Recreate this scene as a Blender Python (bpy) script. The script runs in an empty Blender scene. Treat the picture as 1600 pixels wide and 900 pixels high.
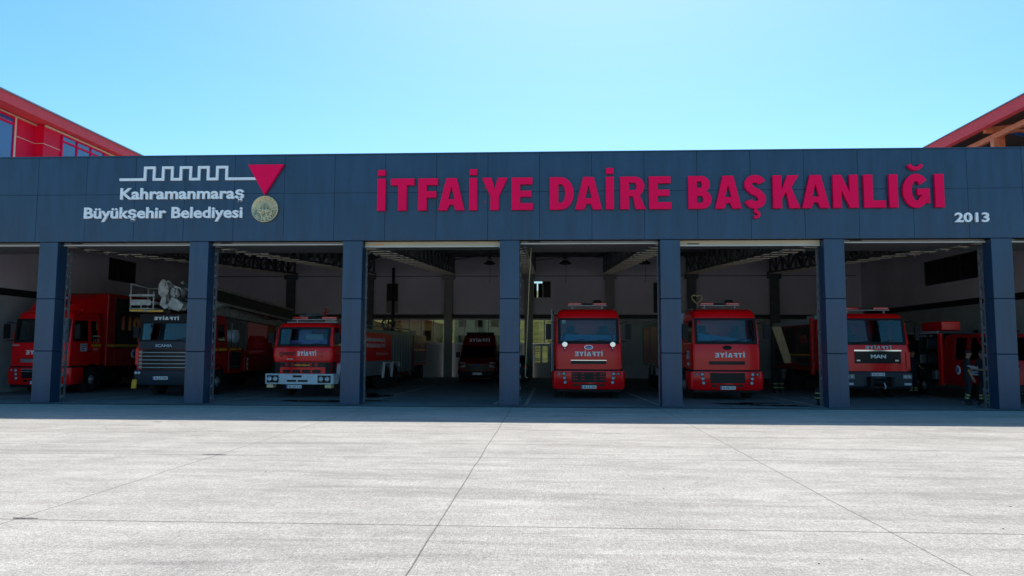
import bpy, bmesh, math, random
from mathutils import Vector, Matrix
R = math.radians
random.seed(7)
S = bpy.context.scene
COL = S.collection
# ------------------------------------------------------------------ camera, sky, sun, exposure
cam_d = bpy.data.cameras.new("camera"); cam = bpy.data.objects.new("camera", cam_d); COL.objects.link(cam)
S.camera = cam
cam_d.sensor_width = 36; cam_d.lens = 25.70; cam_d.clip_end = 3000; cam_d.clip_start = .05
cam.matrix_world = (Matrix.Translation((1.208, 0, 1.756)) @ Matrix.Rotation(R(2.846), 4, 'Z')
                    @ Matrix.Rotation(R(90 + 4.782), 4, 'X') @ Matrix.Rotation(R(0.175), 4, 'Z'))
SUN_EL = 57.5
w = bpy.data.worlds.new("World"); S.world = w; w.use_nodes = True
wn = w.node_tree; bg = wn.nodes["Background"]
sky = wn.nodes.new("ShaderNodeTexSky"); sky.sky_type = 'NISHITA'; sky.sun_disc = False
sky.sun_elevation = R(SUN_EL); sky.sun_rotation = R(5); sky.altitude = 500
sky.air_density = 1.0; sky.dust_density = 1.6; sky.ozone_density = 2.0
hsv = wn.nodes.new("ShaderNodeHueSaturation"); hsv.inputs["Saturation"].default_value = 1.4; hsv.inputs["Hue"].default_value = .483
wn.links.new(sky.outputs[0], hsv.inputs["Color"]); wn.links.new(hsv.outputs[0], bg.inputs[0])
bg.inputs[1].default_value = 0.14
sl = bpy.data.lights.new("sun", 'SUN'); sl.energy = 4.4; sl.angle = R(.5); sl.color = (1, .95, .87)
so = bpy.data.objects.new("sun", sl); COL.objects.link(so); so.location = (0, 60, 60)
so.rotation_euler = (R(-(90 - SUN_EL)), 0, R(-5))
S.view_settings.view_transform = 'Standard'; S.view_settings.look = 'None'
S.view_settings.exposure = 0.56; S.view_settings.gamma = 1
S.view_settings.use_curve_mapping = False
S.render.engine = 'CYCLES'
S.cycles.use_denoising = True
S.cycles.max_bounces = 8; S.cycles.diffuse_bounces = 4; S.cycles.transparent_max_bounces = 12

# ------------------------------------------------------------------ materials
M = {}
def mat(name, col, rough=.5, metal=0., var=0., vscale=3., stretch=(1, 1, 1), bump=0., bscale=60., coat=0., rvar=0., spec=.5, dirt=None):
    """principled material with noise in colour, roughness and height"""
    m = bpy.data.materials.new(name); m.use_nodes = True; M[name] = m
    nt = m.node_tree; b = nt.nodes["Principled BSDF"]; L = nt.links.new
    b.inputs["Base Color"].default_value = (*col, 1); b.inputs["Roughness"].default_value = rough
    b.inputs["Metallic"].default_value = metal; b.inputs["Coat Weight"].default_value = coat
    b.inputs["Coat Roughness"].default_value = .08; b.inputs["Specular IOR Level"].default_value = spec
    tc = nt.nodes.new("ShaderNodeTexCoord"); mp = nt.nodes.new("ShaderNodeMapping"); mp.inputs["Scale"].default_value = stretch
    L(tc.outputs["Object"], mp.inputs[0])
    if var or rvar:
        n = nt.nodes.new("ShaderNodeTexNoise"); n.inputs["Scale"].default_value = vscale; n.inputs["Detail"].default_value = 6
        n.inputs["Roughness"].default_value = .62; L(mp.outputs[0], n.inputs["Vector"])
        if var:
            rp = nt.nodes.new("ShaderNodeValToRGB"); e = rp.color_ramp.elements
            d = dirt or tuple(c * (1 - var) for c in col)
            e[0].position = .32; e[0].color = (*d, 1)
            e[1].position = .62; e[1].color = (*[min(1, c * (1 + var * .35)) for c in col], 1)
            L(n.outputs["Fac"], rp.inputs[0]); L(rp.outputs[0], b.inputs["Base Color"])
        if rvar:
            mr = nt.nodes.new("ShaderNodeMapRange"); mr.inputs[3].default_value = rough - rvar; mr.inputs[4].default_value = rough + rvar
            L(n.outputs["Fac"], mr.inputs[0]); L(mr.outputs[0], b.inputs["Roughness"])
    if bump:
        n2 = nt.nodes.new("ShaderNodeTexNoise"); n2.inputs["Scale"].default_value = bscale; n2.inputs["Detail"].default_value = 4
        L(mp.outputs[0], n2.inputs["Vector"])
        bp = nt.nodes.new("ShaderNodeBump"); bp.inputs["Strength"].default_value = bump; bp.inputs["Distance"].default_value = .01
        L(n2.outputs["Fac"], bp.inputs["Height"]); L(bp.outputs[0], b.inputs["Normal"])
    return m

def glass(name, tint, refl=.9, ior=1.5, rough=.02):
    m = bpy.data.materials.new(name); m.use_nodes = True; M[name] = m
    nt = m.node_tree; nt.nodes.remove(nt.nodes["Principled BSDF"]); L = nt.links.new
    out = nt.nodes["Material Output"]
    t = nt.nodes.new("ShaderNodeBsdfTransparent"); t.inputs[0].default_value = (*tint, 1)
    g = nt.nodes.new("ShaderNodeBsdfGlossy"); g.inputs["Roughness"].default_value = rough; g.inputs[0].default_value = (refl, refl, refl, 1)
    f = nt.nodes.new("ShaderNodeFresnel"); f.inputs[0].default_value = ior
    mx = nt.nodes.new("ShaderNodeMixShader"); L(f.outputs[0], mx.inputs[0]); L(t.outputs[0], mx.inputs[1]); L(g.outputs[0], mx.inputs[2])
    L(mx.outputs[0], out.inputs[0])
    return m

def concrete(name, base, joints=None, dark=.8, warm=(1, 1, 1)):
    """brushed concrete: broad patches, sideways broom streaks, fine grain, stains; thin sawn joints at given X and Y lines"""
    m = bpy.data.materials.new(name); m.use_nodes = True; M[name] = m
    nt = m.node_tree; b = nt.nodes["Principled BSDF"]; L = nt.links.new; N = nt.nodes.new
    b.inputs["Roughness"].default_value = .85; b.inputs["Specular IOR Level"].default_value = .25
    tc = N("ShaderNodeTexCoord")
    def noise(scale, stretch, detail=5, rough=.6, rot=0, dist=0):
        mp = N("ShaderNodeMapping"); mp.inputs["Scale"].default_value = stretch; mp.inputs["Rotation"].default_value = (0, 0, R(rot))
        L(tc.outputs["Object"], mp.inputs[0])
        n = N("ShaderNodeTexNoise"); n.inputs["Scale"].default_value = scale; n.inputs["Detail"].default_value = detail
        n.inputs["Roughness"].default_value = rough; n.inputs["Distortion"].default_value = dist
        L(mp.outputs[0], n.inputs["Vector"]); return n.outputs["Fac"]
    def rng(v, a, b_, c, d):
        r = N("ShaderNodeMapRange"); r.inputs[1].default_value = a; r.inputs[2].default_value = b_
        r.inputs[3].default_value = c; r.inputs[4].default_value = d; L(v, r.inputs[0]); return r.outputs[0]
    def mul(a, c):
        q = N("ShaderNodeMath"); q.operation = 'MULTIPLY'; L(a, q.inputs[0])
        if isinstance(c, (int, float)): q.inputs[1].default_value = c
        else: L(c, q.inputs[1])
        return q.outputs[0]
    patch = rng(noise(.35, (1, 1, 1), 5, .65), .3, .7, .86, 1.1)
    streak = rng(noise(1.1, (.35, 2.6, 1), 6, .62, 6), .3, .72, .82, 1.09)
    broom = rng(noise(9, (.25, 5.5, 1), 4, .7, -7), .3, .7, .87, 1.1)
    grain = rng(noise(60, (1, 1, 1), 3, .75), .34, .66, .56, 1.3)
    grain2 = rng(noise(22, (1, 1, 1), 4, .75), .34, .66, .72, 1.16)
    v = mul(mul(mul(mul(patch, streak), broom), grain), grain2)
    comb = rng(noise(26, (3.2, .16, 1), 3, .6, 10), .3, .7, .84, 1.1); v = mul(v, comb)
    mott = rng(noise(2.6, (.8, 1.2, 1), 8, .8, 20), .33, .67, .84, 1.08); v = mul(v, mott)
    blot = rng(noise(.8, (.6, 1, 1), 6, .7, 50, .8), .54, .74, 1.02, .84); v = mul(v, blot)
    tyre = rng(noise(.42, (.25, 3.2, 1), 2, .5, 14, 1.2), .56, .62, 1.0, .86); v = mul(v, tyre)
    spots = rng(noise(4.3, (1, 1, 1), 2, .5), .18, .27, .72, 1.0); v = mul(v, spots)
    swirl = rng(noise(.5, (1, .6, 1), 3, .5, 30, 1.6), .47, .5, .96, 1.0); v = mul(v, swirl)
    if joints:
        sx = N("ShaderNodeSeparateXYZ"); L(tc.outputs["Object"], sx.inputs[0])
        wob = rng(noise(.35, (1, 1, 1), 2), .3, .7, -.012, .012)
        for ax, lines, wd in joints:
            for c, k in lines:
                a = N("ShaderNodeMath"); a.operation = 'SUBTRACT'; L(sx.outputs[ax], a.inputs[0]); a.inputs[1].default_value = c
                a3 = N("ShaderNodeMath"); a3.operation = 'ADD'; L(a.outputs[0], a3.inputs[0]); L(wob, a3.inputs[1])
                a2 = N("ShaderNodeMath"); a2.operation = 'ABSOLUTE'; L(a3.outputs[0], a2.inputs[0])
                v = mul(v, rng(a2.outputs[0], wd * .55, wd * 1.25, k, 1.0))
    cm = N("ShaderNodeMix"); cm.data_type = 'RGBA'; cm.inputs[0].default_value = 1; cm.blend_type = 'MULTIPLY'
    cm.inputs[6].default_value = (base * warm[0], base * warm[1], base * warm[2], 1)
    L(v, cm.inputs[7]); L(cm.outputs[2], b.inputs["Base Color"])
    bp = N("ShaderNodeBump"); bp.inputs["Strength"].default_value = .5; bp.inputs["Distance"].default_value = .012
    L(mul(mul(broom, grain), grain2), bp.inputs["Height"]); L(bp.outputs[0], b.inputs["Normal"])
    return m

concrete("apron_concrete", .47, [(0, [(-13.1, .55), (-8.7, .55), (-4.25, .35), (.1, .38), (4.52, .4), (8.95, .6), (13.3, .6)], .0085),
                                (1, [(-1.5, .5), (3., .5), (7.42, .35), (12.0, .45)], .014)], warm=(1.05, .98, .885))
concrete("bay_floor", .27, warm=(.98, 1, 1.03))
mat("fascia_panel", (.017, .053, .110), .34, 0, var=.28, vscale=1.6, stretch=(2.2, 2.2, .28), bump=.04, bscale=3, rvar=.06)
mat("joint_dark", (.012, .013, .016), .8)
mat("red_letter", (.96, .003, .09), .6, var=.04, vscale=2, spec=.12)
mat("silver_letter", (.88, .88, .90), .35, .1, var=.06)
mat("gold_relief", (.55, .47, .30), .38, .75, var=.25, vscale=9, bump=.9, bscale=16)
mat("galvanised", (.30, .32, .34), .5, .6, var=.2, vscale=6)
mat("dark_steel", (.035, .038, .042), .55, .3, var=.25, vscale=4)
mat("truss_steel", (.10, .11, .12), .55, .2, var=.25, vscale=3)
mat("truss_light", (.72, .66, .54), .5, .1, var=.2, vscale=5)
mat("roof_sheet", (.10, .11, .12), .55, .2, var=.2, vscale=1)
mat("wall_paint", (.76, .735, .84), .8, var=.12, vscale=.6, stretch=(1, 1, .5))
mat("wall_lower", (.45, .47, .49), .8, var=.14, vscale=.8)
mat("wall_block", (.42, .44, .46), .85, var=.15, vscale=1.2, bump=.3, bscale=20)
mat("beige_steel", (.56, .47, .33), .45, .1, var=.15, vscale=2, stretch=(.4, 1, 1))
mat("shutter_grey", (.23, .23, .22), .5, .2, var=.12, vscale=2)
mat("white_frame", (.62, .62, .60), .45, var=.08)
mat("white_paint", (.72, .74, .76), .4, var=.1, vscale=5)
mat("window_black", (.008, .009, .011), .35, spec=.25)
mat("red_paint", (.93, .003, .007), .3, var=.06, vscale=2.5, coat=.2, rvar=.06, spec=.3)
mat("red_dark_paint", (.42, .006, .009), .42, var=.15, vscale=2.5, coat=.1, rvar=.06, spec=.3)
mat("black_plastic", (.014, .015, .017), .55, var=.15, vscale=12, spec=.2)
mat("rubber", (.016, .016, .017), .8, var=.2, vscale=14)
mat("rim_grey", (.34, .36, .38), .4, .5, var=.25, vscale=12)
mat("chrome", (.75, .76, .78), .18, 1.0)
mat("lamp_white", (.50, .52, .54), .15, .3, coat=.8)
mat("lamp_red", (.55, .01, .015), .2, 0, coat=.8)
mat("lamp_orange", (.7, .22, .02), .2, 0, coat=.8)
mat("yellow_band", (.80, .42, .02), .4, var=.1, vscale=8)
mat("van_paint", (.16, .006, .008), .4, var=.15, vscale=3, spec=.3)
mat("grey_paint", (.20, .23, .25), .4, .1, var=.15, vscale=2, coat=.2)
mat("dark_blue_grey", (.03, .04, .056), .45, .0, var=.2, vscale=3, spec=.3)
mat("bumper_white", (.60, .66, .72), .45, var=.14, vscale=5)
mat("shutter_dark", (.035, .04, .045), .45, .3, var=.15, vscale=3)
mat("seat_cloth", (.03, .032, .036), .9)
mat("blue_cloth", (.08, .36, .80), .7, var=.2, vscale=4)
mat("reflection_purple", (.42, .28, .75), .8, var=.3, vscale=5)  # painted reflection colour for the old tanker's windscreen
mat("plate_white", (.7, .72, .74), .4)
mat("ink_black", (.012, .012, .014), .5)
mat("ink_white", (.82, .83, .85), .4)
mat("blue_badge", (.02, .09, .42), .3)
mat("sticker", (.55, .62, .68), .5, var=.15, vscale=20)
mat("boom_white", (.40, .39, .36), .5, .1, var=.45, vscale=4)
mat("plywood", (.85, .62, .34), .6, var=.25, vscale=5, stretch=(6, 6, .6))
mat("hill_grass", (.30, .26, .09), .95, var=.5, vscale=.22, dirt=(.045, .06, .02))
mat("house_white", (.62, .6, .56), .8, var=.1)
mat("house_tan", (.45, .3, .2), .8, var=.1)
mat("roof_tile", (.32, .11, .06), .8, var=.2)
mat("wing_red", (.97, .006, .05), .6, var=.1, vscale=.7, spec=.2)
mat("wing_eave", (.97, .10, .115), .7, var=.12, vscale=5, bump=.2, bscale=80, spec=.15)
mat("wing_orange", (.95, .25, .11), .55, var=.25, vscale=3)
mat("wing_soffit", (.10, .05, .035), .7, var=.35, vscale=2)
mat("wing_trim", (.85, .62, .4), .5)
mat("skin", (.32, .17, .11), .55, var=.08)
mat("uniform_navy", (.008, .011, .02), .85, var=.2, vscale=10)
mat("boot_black", (.01, .01, .011), .5)
mat("hair_black", (.012, .01, .009), .7)
mat("reflective_yellow", (.45, .46, .16), .35, var=.2, vscale=12)
mat("paper", (.75, .77, .85), .6)
mat("rope_tan", (.5, .38, .18), .8)
mat("oil", (.012, .013, .015), .12)
mat("tar", (.05, .035, .035), .8, var=.3, vscale=9)
mat("line_paint", (.42, .42, .40), .7, var=.45, vscale=2.5, dirt=(.2, .2, .2))
mat("hose_red", (.42, .02, .02), .6)
glass("cab_glass", (.68, .76, .76))
glass("tinted_glazing", (.40, .43, .34), ior=1.3)
mat("blue_window", (.02, .10, .30), .08, 0, var=.25, vscale=.5, spec=.9)

# ------------------------------------------------------------------ mesh helpers
class MB:
    def __init__(s): s.v = []; s.f = []; s.m = []; s.sm = []
    def add(s, vs, fs, m=0, smooth=False):
        o = len(s.v); s.v += [tuple(p) for p in vs]
        for f in fs: s.f.append([i + o for i in f]); s.m.append(m); s.sm.append(smooth)
    def hexa(s, b, t, m=0):
        s.add(list(b) + list(t), [(3, 2, 1, 0), (4, 5, 6, 7), (0, 1, 5, 4), (1, 2, 6, 5), (2, 3, 7, 6), (3, 0, 4, 7)], m)
    def box(s, x0, x1, y0, y1, z0, z1, m=0):
        q = lambda z: [(x0, y0, z), (x1, y0, z), (x1, y1, z), (x0, y1, z)]
        s.hexa(q(z0), q(z1), m)
    def beam(s, a, b, w_, h, m=0):
        """rectangular bar from a to b"""
        a, b = Vector(a), Vector(b); d = (b - a).normalized()
        up = Vector((0, 0, 1)) if abs(d.z) < .95 else Vector((0, 1, 0))
        x = d.cross(up).normalized() * w_ / 2; y = x.cross(d).normalized() * h / 2
        q = lambda p: [p - x - y, p + x - y, p + x + y, p - x + y]
        s.hexa(q(a), q(b), m)
    def tube(s, pts, r, n=10, m=0, cap=True):
        pts = [Vector(p) for p in pts]; rings = []
        for i, p in enumerate(pts):
            d = (pts[min(i + 1, len(pts) - 1)] - pts[max(i - 1, 0)]).normalized()
            up = Vector((0, 0, 1)) if abs(d.z) < .9 else Vector((0, 1, 0))
            x = d.cross(up).normalized(); y = x.cross(d)
            rr_ = r[i] if isinstance(r, (list, tuple)) else r
            rings.append([p + (x * math.cos(t) + y * math.sin(t)) * rr_ for t in [k * math.tau / n for k in range(n)]])
        s.loft(rings, m, cap, True)
    def loft(s, rings, m=0, cap=True, smooth=False):
        n = len(rings[0]); o = len(s.v)
        for r_ in rings: s.v += [tuple(p) for p in r_]
        for i in range(len(rings) - 1):
            for k in range(n):
                s.f.append([o + i * n + k, o + i * n + (k + 1) % n, o + (i + 1) * n + (k + 1) % n, o + (i + 1) * n + k]); s.m.append(m); s.sm.append(smooth)
        if cap:
            s.f.append([o + k for k in range(n)][::-1]); s.m.append(m); s.sm.append(False)
            s.f.append([o + (len(rings) - 1) * n + k for k in range(n)]); s.m.append(m); s.sm.append(False)
    def lathe(s, prof, c, axis='x', n=28, m=0):
        """profile (radius, along) round an axis through c"""
        rings = []
        for r_, t in prof:
            ring = []
            for k in range(n):
                a = k * math.tau / n; u, v = r_ * math.cos(a), r_ * math.sin(a)
                ring.append({'x': (c[0] + t, c[1] + u, c[2] + v), 'y': (c[0] + u, c[1] + t, c[2] + v), 'z': (c[0] + u, c[1] + v, c[2] + t)}[axis])
            rings.append(ring)
        s.loft(rings, m, True, True)
    def prism(s, poly, a, b, axis='y', m=0):
        f = {'y': lambda p, t: (p[0], t, p[1]), 'x': lambda p, t: (t, p[0], p[1]), 'z': lambda p, t: (p[0], p[1], t)}[axis]
        s.loft([[f(p, a) for p in poly], [f(p, b) for p in poly]], m)
    def grid(s, fn, nu, nv, m=0, smooth=True, thick=None):
        vs = [fn(i / nu, j / nv) for j in range(nv + 1) for i in range(nu + 1)]
        fs = [(j * (nu + 1) + i, j * (nu + 1) + i + 1, (j + 1) * (nu + 1) + i + 1, (j + 1) * (nu + 1) + i) for j in range(nv) for i in range(nu)]
        s.add(vs, fs, m, smooth)
    def build(s, name, mats, parent=None, bevel=0, seg=2, loc=None):
        me = bpy.data.meshes.new(name); me.from_pydata(s.v, [], s.f)
        for k in (mats if isinstance(mats, (list, tuple)) else [mats]): me.materials.append(M[k])
        me.polygons.foreach_set("material_index", s.m); me.polygons.foreach_set("use_smooth", s.sm)
        bm = bmesh.new(); bm.from_mesh(me); bmesh.ops.recalc_face_normals(bm, faces=bm.faces); bm.to_mesh(me); bm.free()
        me.update()
        o = bpy.data.objects.new(name, me); COL.objects.link(o)
        if parent: o.parent = parent
        if loc: o.location = loc
        if bevel:
            b = o.modifiers.new("bevel", 'BEVEL'); b.width = bevel; b.segments = seg; b.limit_method = 'ANGLE'; b.angle_limit = R(35)
            b.harden_normals = False
        return o

def thing(name, label, cat, loc=(0, 0, 0), rz=0, group=None):
    o = bpy.data.objects.new(name, None); COL.objects.link(o); o.location = loc; o.rotation_euler = (0, 0, R(rz))
    o.empty_display_size = .3
    return tag(o, label, cat, group)
def tag(o, label, cat, group=None):
    o["label"] = label; o["category"] = cat
    if group: o["group"] = group
    return o
def struct(o, kind='structure'):
    o["kind"] = kind; return o
def copy_tree(o, parent=None):
    c = o.copy(); COL.objects.link(c); c.parent = parent
    for ch in list(o.children): copy_tree(ch, c)
    return c

MAP = {'front': lambda u, v, d: (u, -d, v), 'right': lambda u, v, d: (d, u, v), 'left': lambda u, v, d: (-d, -u, v), 'rear': lambda u, v, d: (-u, d, v)}
def curve_mesh(cu, name):
    o = bpy.data.objects.new(name, cu); COL.objects.link(o)
    dg = bpy.context.evaluated_depsgraph_get(); dg.update()
    me = bpy.data.meshes.new_from_object(o.evaluated_get(dg), depsgraph=dg)
    bpy.data.objects.remove(o); bpy.data.curves.remove(cu)
    return me
def text(name, body, m, parent, at, width=None, height=None, size=.2, face='front', mirror=False, bold=.0, depth=.004, align='CENTER'):
    """raised lettering on a face of its parent; at = centre of the base line in the parent's frame"""
    cu = bpy.data.curves.new(name, 'FONT'); cu.body = body; cu.size = 1; cu.extrude = .02; cu.offset = bold; cu.align_x = 'LEFT'; cu.resolution_u = 3
    me = curve_mesh(cu, name)
    xs = [v.co.x for v in me.vertices]; ys = [v.co.y for v in me.vertices]
    x0, x1 = min(xs), max(xs); cap = .73
    sc = (height / cap) if height else size
    sx = (width / (x1 - x0)) if width else sc
    if width and not height: sc = sx
    for v in me.vertices:
        u = (v.co.x - (x0 + x1) / 2) * sx
        if align == 'LEFT': u = (v.co.x - x0) * sx
        if mirror: u = -u
        p = MAP[face](u, v.co.y * sc, (v.co.z + .02) / .04 * depth)
        v.co = (p[0] + at[0], p[1] + at[1], p[2] + at[2])
    if mirror: me.flip_normals()
    me.materials.clear(); me.materials.append(M[m])
    o = bpy.data.objects.new(name, me); COL.objects.link(o)
    if parent: o.parent = parent
    return o
def flat_shape(loops_list, name, depth):
    """filled outlines (list of (list of loops)) -> mesh in x,y with extrusion depth along z 0..depth"""
    V, F = [], []
    for loops in loops_list:
        cu = bpy.data.curves.new(name, 'CURVE'); cu.dimensions = '2D'; cu.fill_mode = 'BOTH'; cu.extrude = .5
        for lp in loops:
            sp = cu.splines.new('POLY'); sp.points.add(len(lp) - 1); sp.use_cyclic_u = True
            for q, p in zip(sp.points, lp): q.co = (p[0], p[1], 0, 1)
        me = curve_mesh(cu, name); o = len(V)
        V += [(v.co.x, v.co.y, (v.co.z + .5) * depth) for v in me.vertices]
        F += [[i + o for i in p.vertices] for p in me.polygons]
        bpy.data.meshes.remove(me)
    return V, F
# ------------------------------------------------------------------ ground, hill, houses far behind
g = MB(); g.add([(-400, -300, 0), (400, -300, 0), (400, 500, 0), (-400, 500, 0)], [(0, 1, 2, 3)])
struct(g.build("ground", "apron_concrete"))
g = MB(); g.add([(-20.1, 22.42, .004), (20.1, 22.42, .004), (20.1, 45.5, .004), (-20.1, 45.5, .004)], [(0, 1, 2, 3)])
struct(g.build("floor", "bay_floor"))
def lane(name, pts, wd):
    g = MB()
    for (x0, y0), (x1, y1) in pts: g.add([(x0 - wd / 2, y0, .008), (x0 + wd / 2, y0, .008), (x1 + wd / 2, y1, .008), (x1 - wd / 2, y1, .008)], [(0, 1, 2, 3)])
    return struct(g.build(name, "line_paint"))
lane("floor_markings", [((4.72, 23.3), (4.4, 30.5)), ((9.66, 23.1), (9.5, 29.5)), ((-4.72, 25), (-4.3, 36)), ((15.05, 23.9), (15.7, 29)),
     ((-.5, 23.4), (-.2, 30)), ((.5, 23.4), (.6, 34)), ((-9.6, 23.3), (-9.3, 29)), ((-14.4, 23.4), (-13.9, 27)), ((5.45, 23.4), (5.5, 27)), ((10.5, 23.4), (10.6, 28))], .11)
def hill_z(x, y):
    t = max(0, (y - 72) / 200)
    return -.3 + 19 * t ** 1.15 * (1 + .16 * math.sin(x * .025 + 1) + .06 * math.sin(x * .09 + y * .05)) + (.5 * math.sin(x * .31 + y * .2) if t > 0 else 0)
g = MB(); g.grid(lambda u, v: (-300 + 600 * u, 72 + 230 * v, hill_z(-300 + 600 * u, 72 + 230 * v)), 90, 40)
struct(g.build("hill", "hill_grass"))
def house(label, x, y, wd, h, wall, roof, floors, cols):
    z = hill_z(x, y) - .4
    t = thing("hillside_house", label, "house", (x, y, z), group="houses on the slope behind the station")
    m = MB(); m.box(-wd / 2, wd / 2, 0, 8, 0, h); m.build("wall", wall, t)
    m = MB(); m.prism([(-wd / 2 - .4, h), (wd / 2 + .4, h), (0, h + wd * .16)], -.5, 8.5); m.build("roof", roof, t)
    for i in range(floors):
        for k in range(cols):
            cx = -wd / 2 + (k + .5) * wd / cols; cz = (i + .35) * h / floors
            m = MB(); m.box(cx - .55, cx + .55, -.04, .02, cz, cz + 1.3); m.build("window", "window_black", t)
house("white block of flats on the slope seen through the rear glazing", -8.8, 105, 7, 7.5, "house_white", "roof_tile", 3, 3)
house("tan house with a red roof low on the slope beyond the glazing", -16.8, 96, 6, 3.6, "house_tan", "roof_tile", 1, 3)
house("small white house left of the tan one on the slope", -22.5, 98, 7, 3.2, "house_white", "house_tan", 1, 2)

# grit scattered over the apron
random.seed(21); m = MB()
for k in range(120):
    y = 3 + 14 * random.random() ** .8; x = random.uniform(-1, 1) * (4 + y * .8); r_ = random.uniform(.003, .010)
    m.hexa([(x + a * r_, y + b * r_ * random.uniform(.6, 1.3), .001) for a, b in ((-1, -1), (1, -.7), (.8, 1), (-.9, .8))], [(x + a * r_ * .5, y + b * r_ * .5, .001 + r_ * .7) for a, b in ((-1, -1), (1, -1), (1, 1), (-1, 1))])
struct(m.build("gravel", "dark_steel"), 'stuff')
# ------------------------------------------------------------------ fire station
YF = 22.76
st = thing("fire_station", "long low fire station with a dark slate blue fascia over open vehicle bays", "fire station", (0, 0, 0))
m = MB(); xs = [-21.3] + [5.86 + 1.64 * k for k in range(-16, 10)] + [21.3]
for a, b in zip(xs, xs[1:]):
    for z0, z1 in ((5.18, 6.72), (6.72, 7.96)):
        j = random.uniform(-.003, .003)
        m.box(a + .0055, b - .0055, YF + j, YF + .06, z0 + .0055, z1 - .0055)
m.box(-21.28, 21.28, YF + .05, 23.3, 5.2, 7.95, 1); m.box(-21.33, 21.33, YF - .02, 23.35, 7.96, 8.0)
m.build("fascia", ["fascia_panel", "joint_dark"], st)
POSTS = [5 * k for k in range(-4, 5)]
for X in POSTS:
    m = MB()
    for z0, z1 in ((0, 1.65), (1.65, 3.33), (3.33, 5.18)): m.box(X - .31, X + .31, YF + .02, 23.26, z0 + .008, z1 - .008)
    m.box(X - .29, X + .29, YF + .05, 23.24, 0, 5.18, 1)
    m.build("pillar", ["fascia_panel", "joint_dark"], st, .012, 2)
for k, X in enumerate(POSTS[:-1]):
    for sx, xe in ((1, X + .31), (-1, X + 4.69)):
        m = MB(); x = xe - sx * .035
        m.box(x - .025, x + .025, 23.28, 23.33, 0, 4.98); m.box(x - .025, x + .025, 23.50, 23.55, 0, 4.98)
        z = .12
        while z < 4.9: m.box(x - .02, x + .03 * sx + .02 * (sx > 0), 23.33, 23.50, z, z + .09); z += .36
        m.build("door_track", "galvanised", st)
    # raised sectional door: bottom edge across the head of the opening, leaves lying back under the roof
    bright = (k in (3, 5)); x0, x1 = X + .33, X + 4.67
    sh = MB(); zb = 5.0 if bright else 5.08
    sh.box(x0, x1, 23.06, 23.14, zb, 5.179, 0); sh.box(x0, x1, 23.03, 23.06, zb, zb + .03, 2)
    sh.box(x0 + .25, x0 + .62, 23.045, 23.058, zb + .06, zb + .09, 3)
    for j in range(4 if bright else 6):
        y = 23.16 + j * .55
        sh.hexa([(x0, y, 5.10 + j * .03), (x1, y, 5.10 + j * .03), (x1, y + .53, 5.128 + j * .03), (x0, y + .53, 5.128 + j * .03)],
                [(x0, y, 5.15 + j * .03), (x1, y, 5.15 + j * .03), (x1, y + .53, 5.178 + j * .03), (x0, y + .53, 5.178 + j * .03)], 1)
    sh.build("sectional_door", ["beige_steel" if bright else "shutter_grey", "shutter_grey", "white_frame", "lamp_orange" if k == 3 else "ink_black"], st)
def wall_cells(m, plane, c0, c1, a0, a1, z0, z1, holes, mi=0):
    A = sorted({a0, a1, *[h[0] for h in holes], *[h[1] for h in holes]}); Z = sorted({z0, z1, *[h[2] for h in holes], *[h[3] for h in holes]})
    for i in range(len(A) - 1):
        for j in range(len(Z) - 1):
            ca, cz = (A[i] + A[i + 1]) / 2, (Z[j] + Z[j + 1]) / 2
            if any(h[0] < ca < h[1] and h[2] < cz < h[3] for h in holes): continue
            if plane == 'y': m.box(A[i], A[i + 1], c0, c1, Z[j], Z[j + 1], mi)
            else: m.box(c0, c1, A[i], A[i + 1], Z[j], Z[j + 1], mi)
YB = 45.5
win_s = (.27, 1.42, 4.91, 6.04); win_t = (-9.02, -8.18, 3.95, 5.91); win_r = (7.65, 8.45, 3.95, 5.95)
m = MB(); wall_cells(m, 'y', YB, YB + .25, -20.3, 20.3, 3.9, 7.7, [win_s, win_t, win_r])
wall_cells(m, 'y', YB, YB + .25, -20.3, -10, 0, 3.65, [], 1); wall_cells(m, 'y', YB, YB + .25, 5, 20.3, 0, 3.65, [], 1)
m.build("rear_wall", ["wall_paint", "wall_lower"], st)
m = MB(); m.box(-20, 20, YB - .22, YB + .22, 3.65, 3.9); m.build("rear_beam", "dark_steel", st)
m = MB(); m.box(-20, 20, YB - .05, YB - .002, 6.28, 6.34); m.build("ledge", "shutter_grey", st)
# glazed folding doors in the three middle rear bays
for X in (-10, -5, 0):
    x0, x1 = X + .2, X + 4.8
    m = MB(); solid = [(x0, x1)] if X else [(x0, .26 + .0), (1.3, x1)]
    for a, b in solid:
        if b - a > .05: m.box(a, b, YB + .05, YB + .11, .0, 2.02)
    m.box(x0 if X else 1.3, x1, YB + .03, YB + .13, 2.02, 2.12, 1); m.box(x0, x1, YB + .03, YB + .13, 3.56, 3.65, 1); m.box(x0, x1, YB + .03, YB + .13, 2.12, 2.16, 1)
    for j in range(7):
        x = x0 + j * (x1 - x0) / 6
        m.box(x - .03, x + .03, YB + .035, YB + .125, 2.16, 3.56, 1)
    m.build("rear_door_frame", ["wall_lower", "white_frame"], st)
    m = MB(); m.box(x0, x1, YB + .07, YB + .085, 2.16, 3.56); m.build("glazing", "tinted_glazing", st)
m = MB(); m.box(.26, 1.3, YB + .0, YB + .06, .0, .95); m.box(.26, .4, YB + .0, YB + .06, .95, 1.95); m.box(.72, .84, YB + .0, YB + .06, .95, 1.95); m.box(1.16, 1.3, YB + .0, YB + .06, .95, 1.95); m.box(.26, 1.3, YB, YB + .06, 1.95, 2.11)
d = m.build("door", "white_frame", st, .01)
m = MB(); m.box(.4, .72, YB + .02, YB + .03, .95, 1.95); m.box(.84, 1.16, YB + .02, YB + .03, .95, 1.95); m.build("pane", "tinted_glazing", d)
m = MB()
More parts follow.
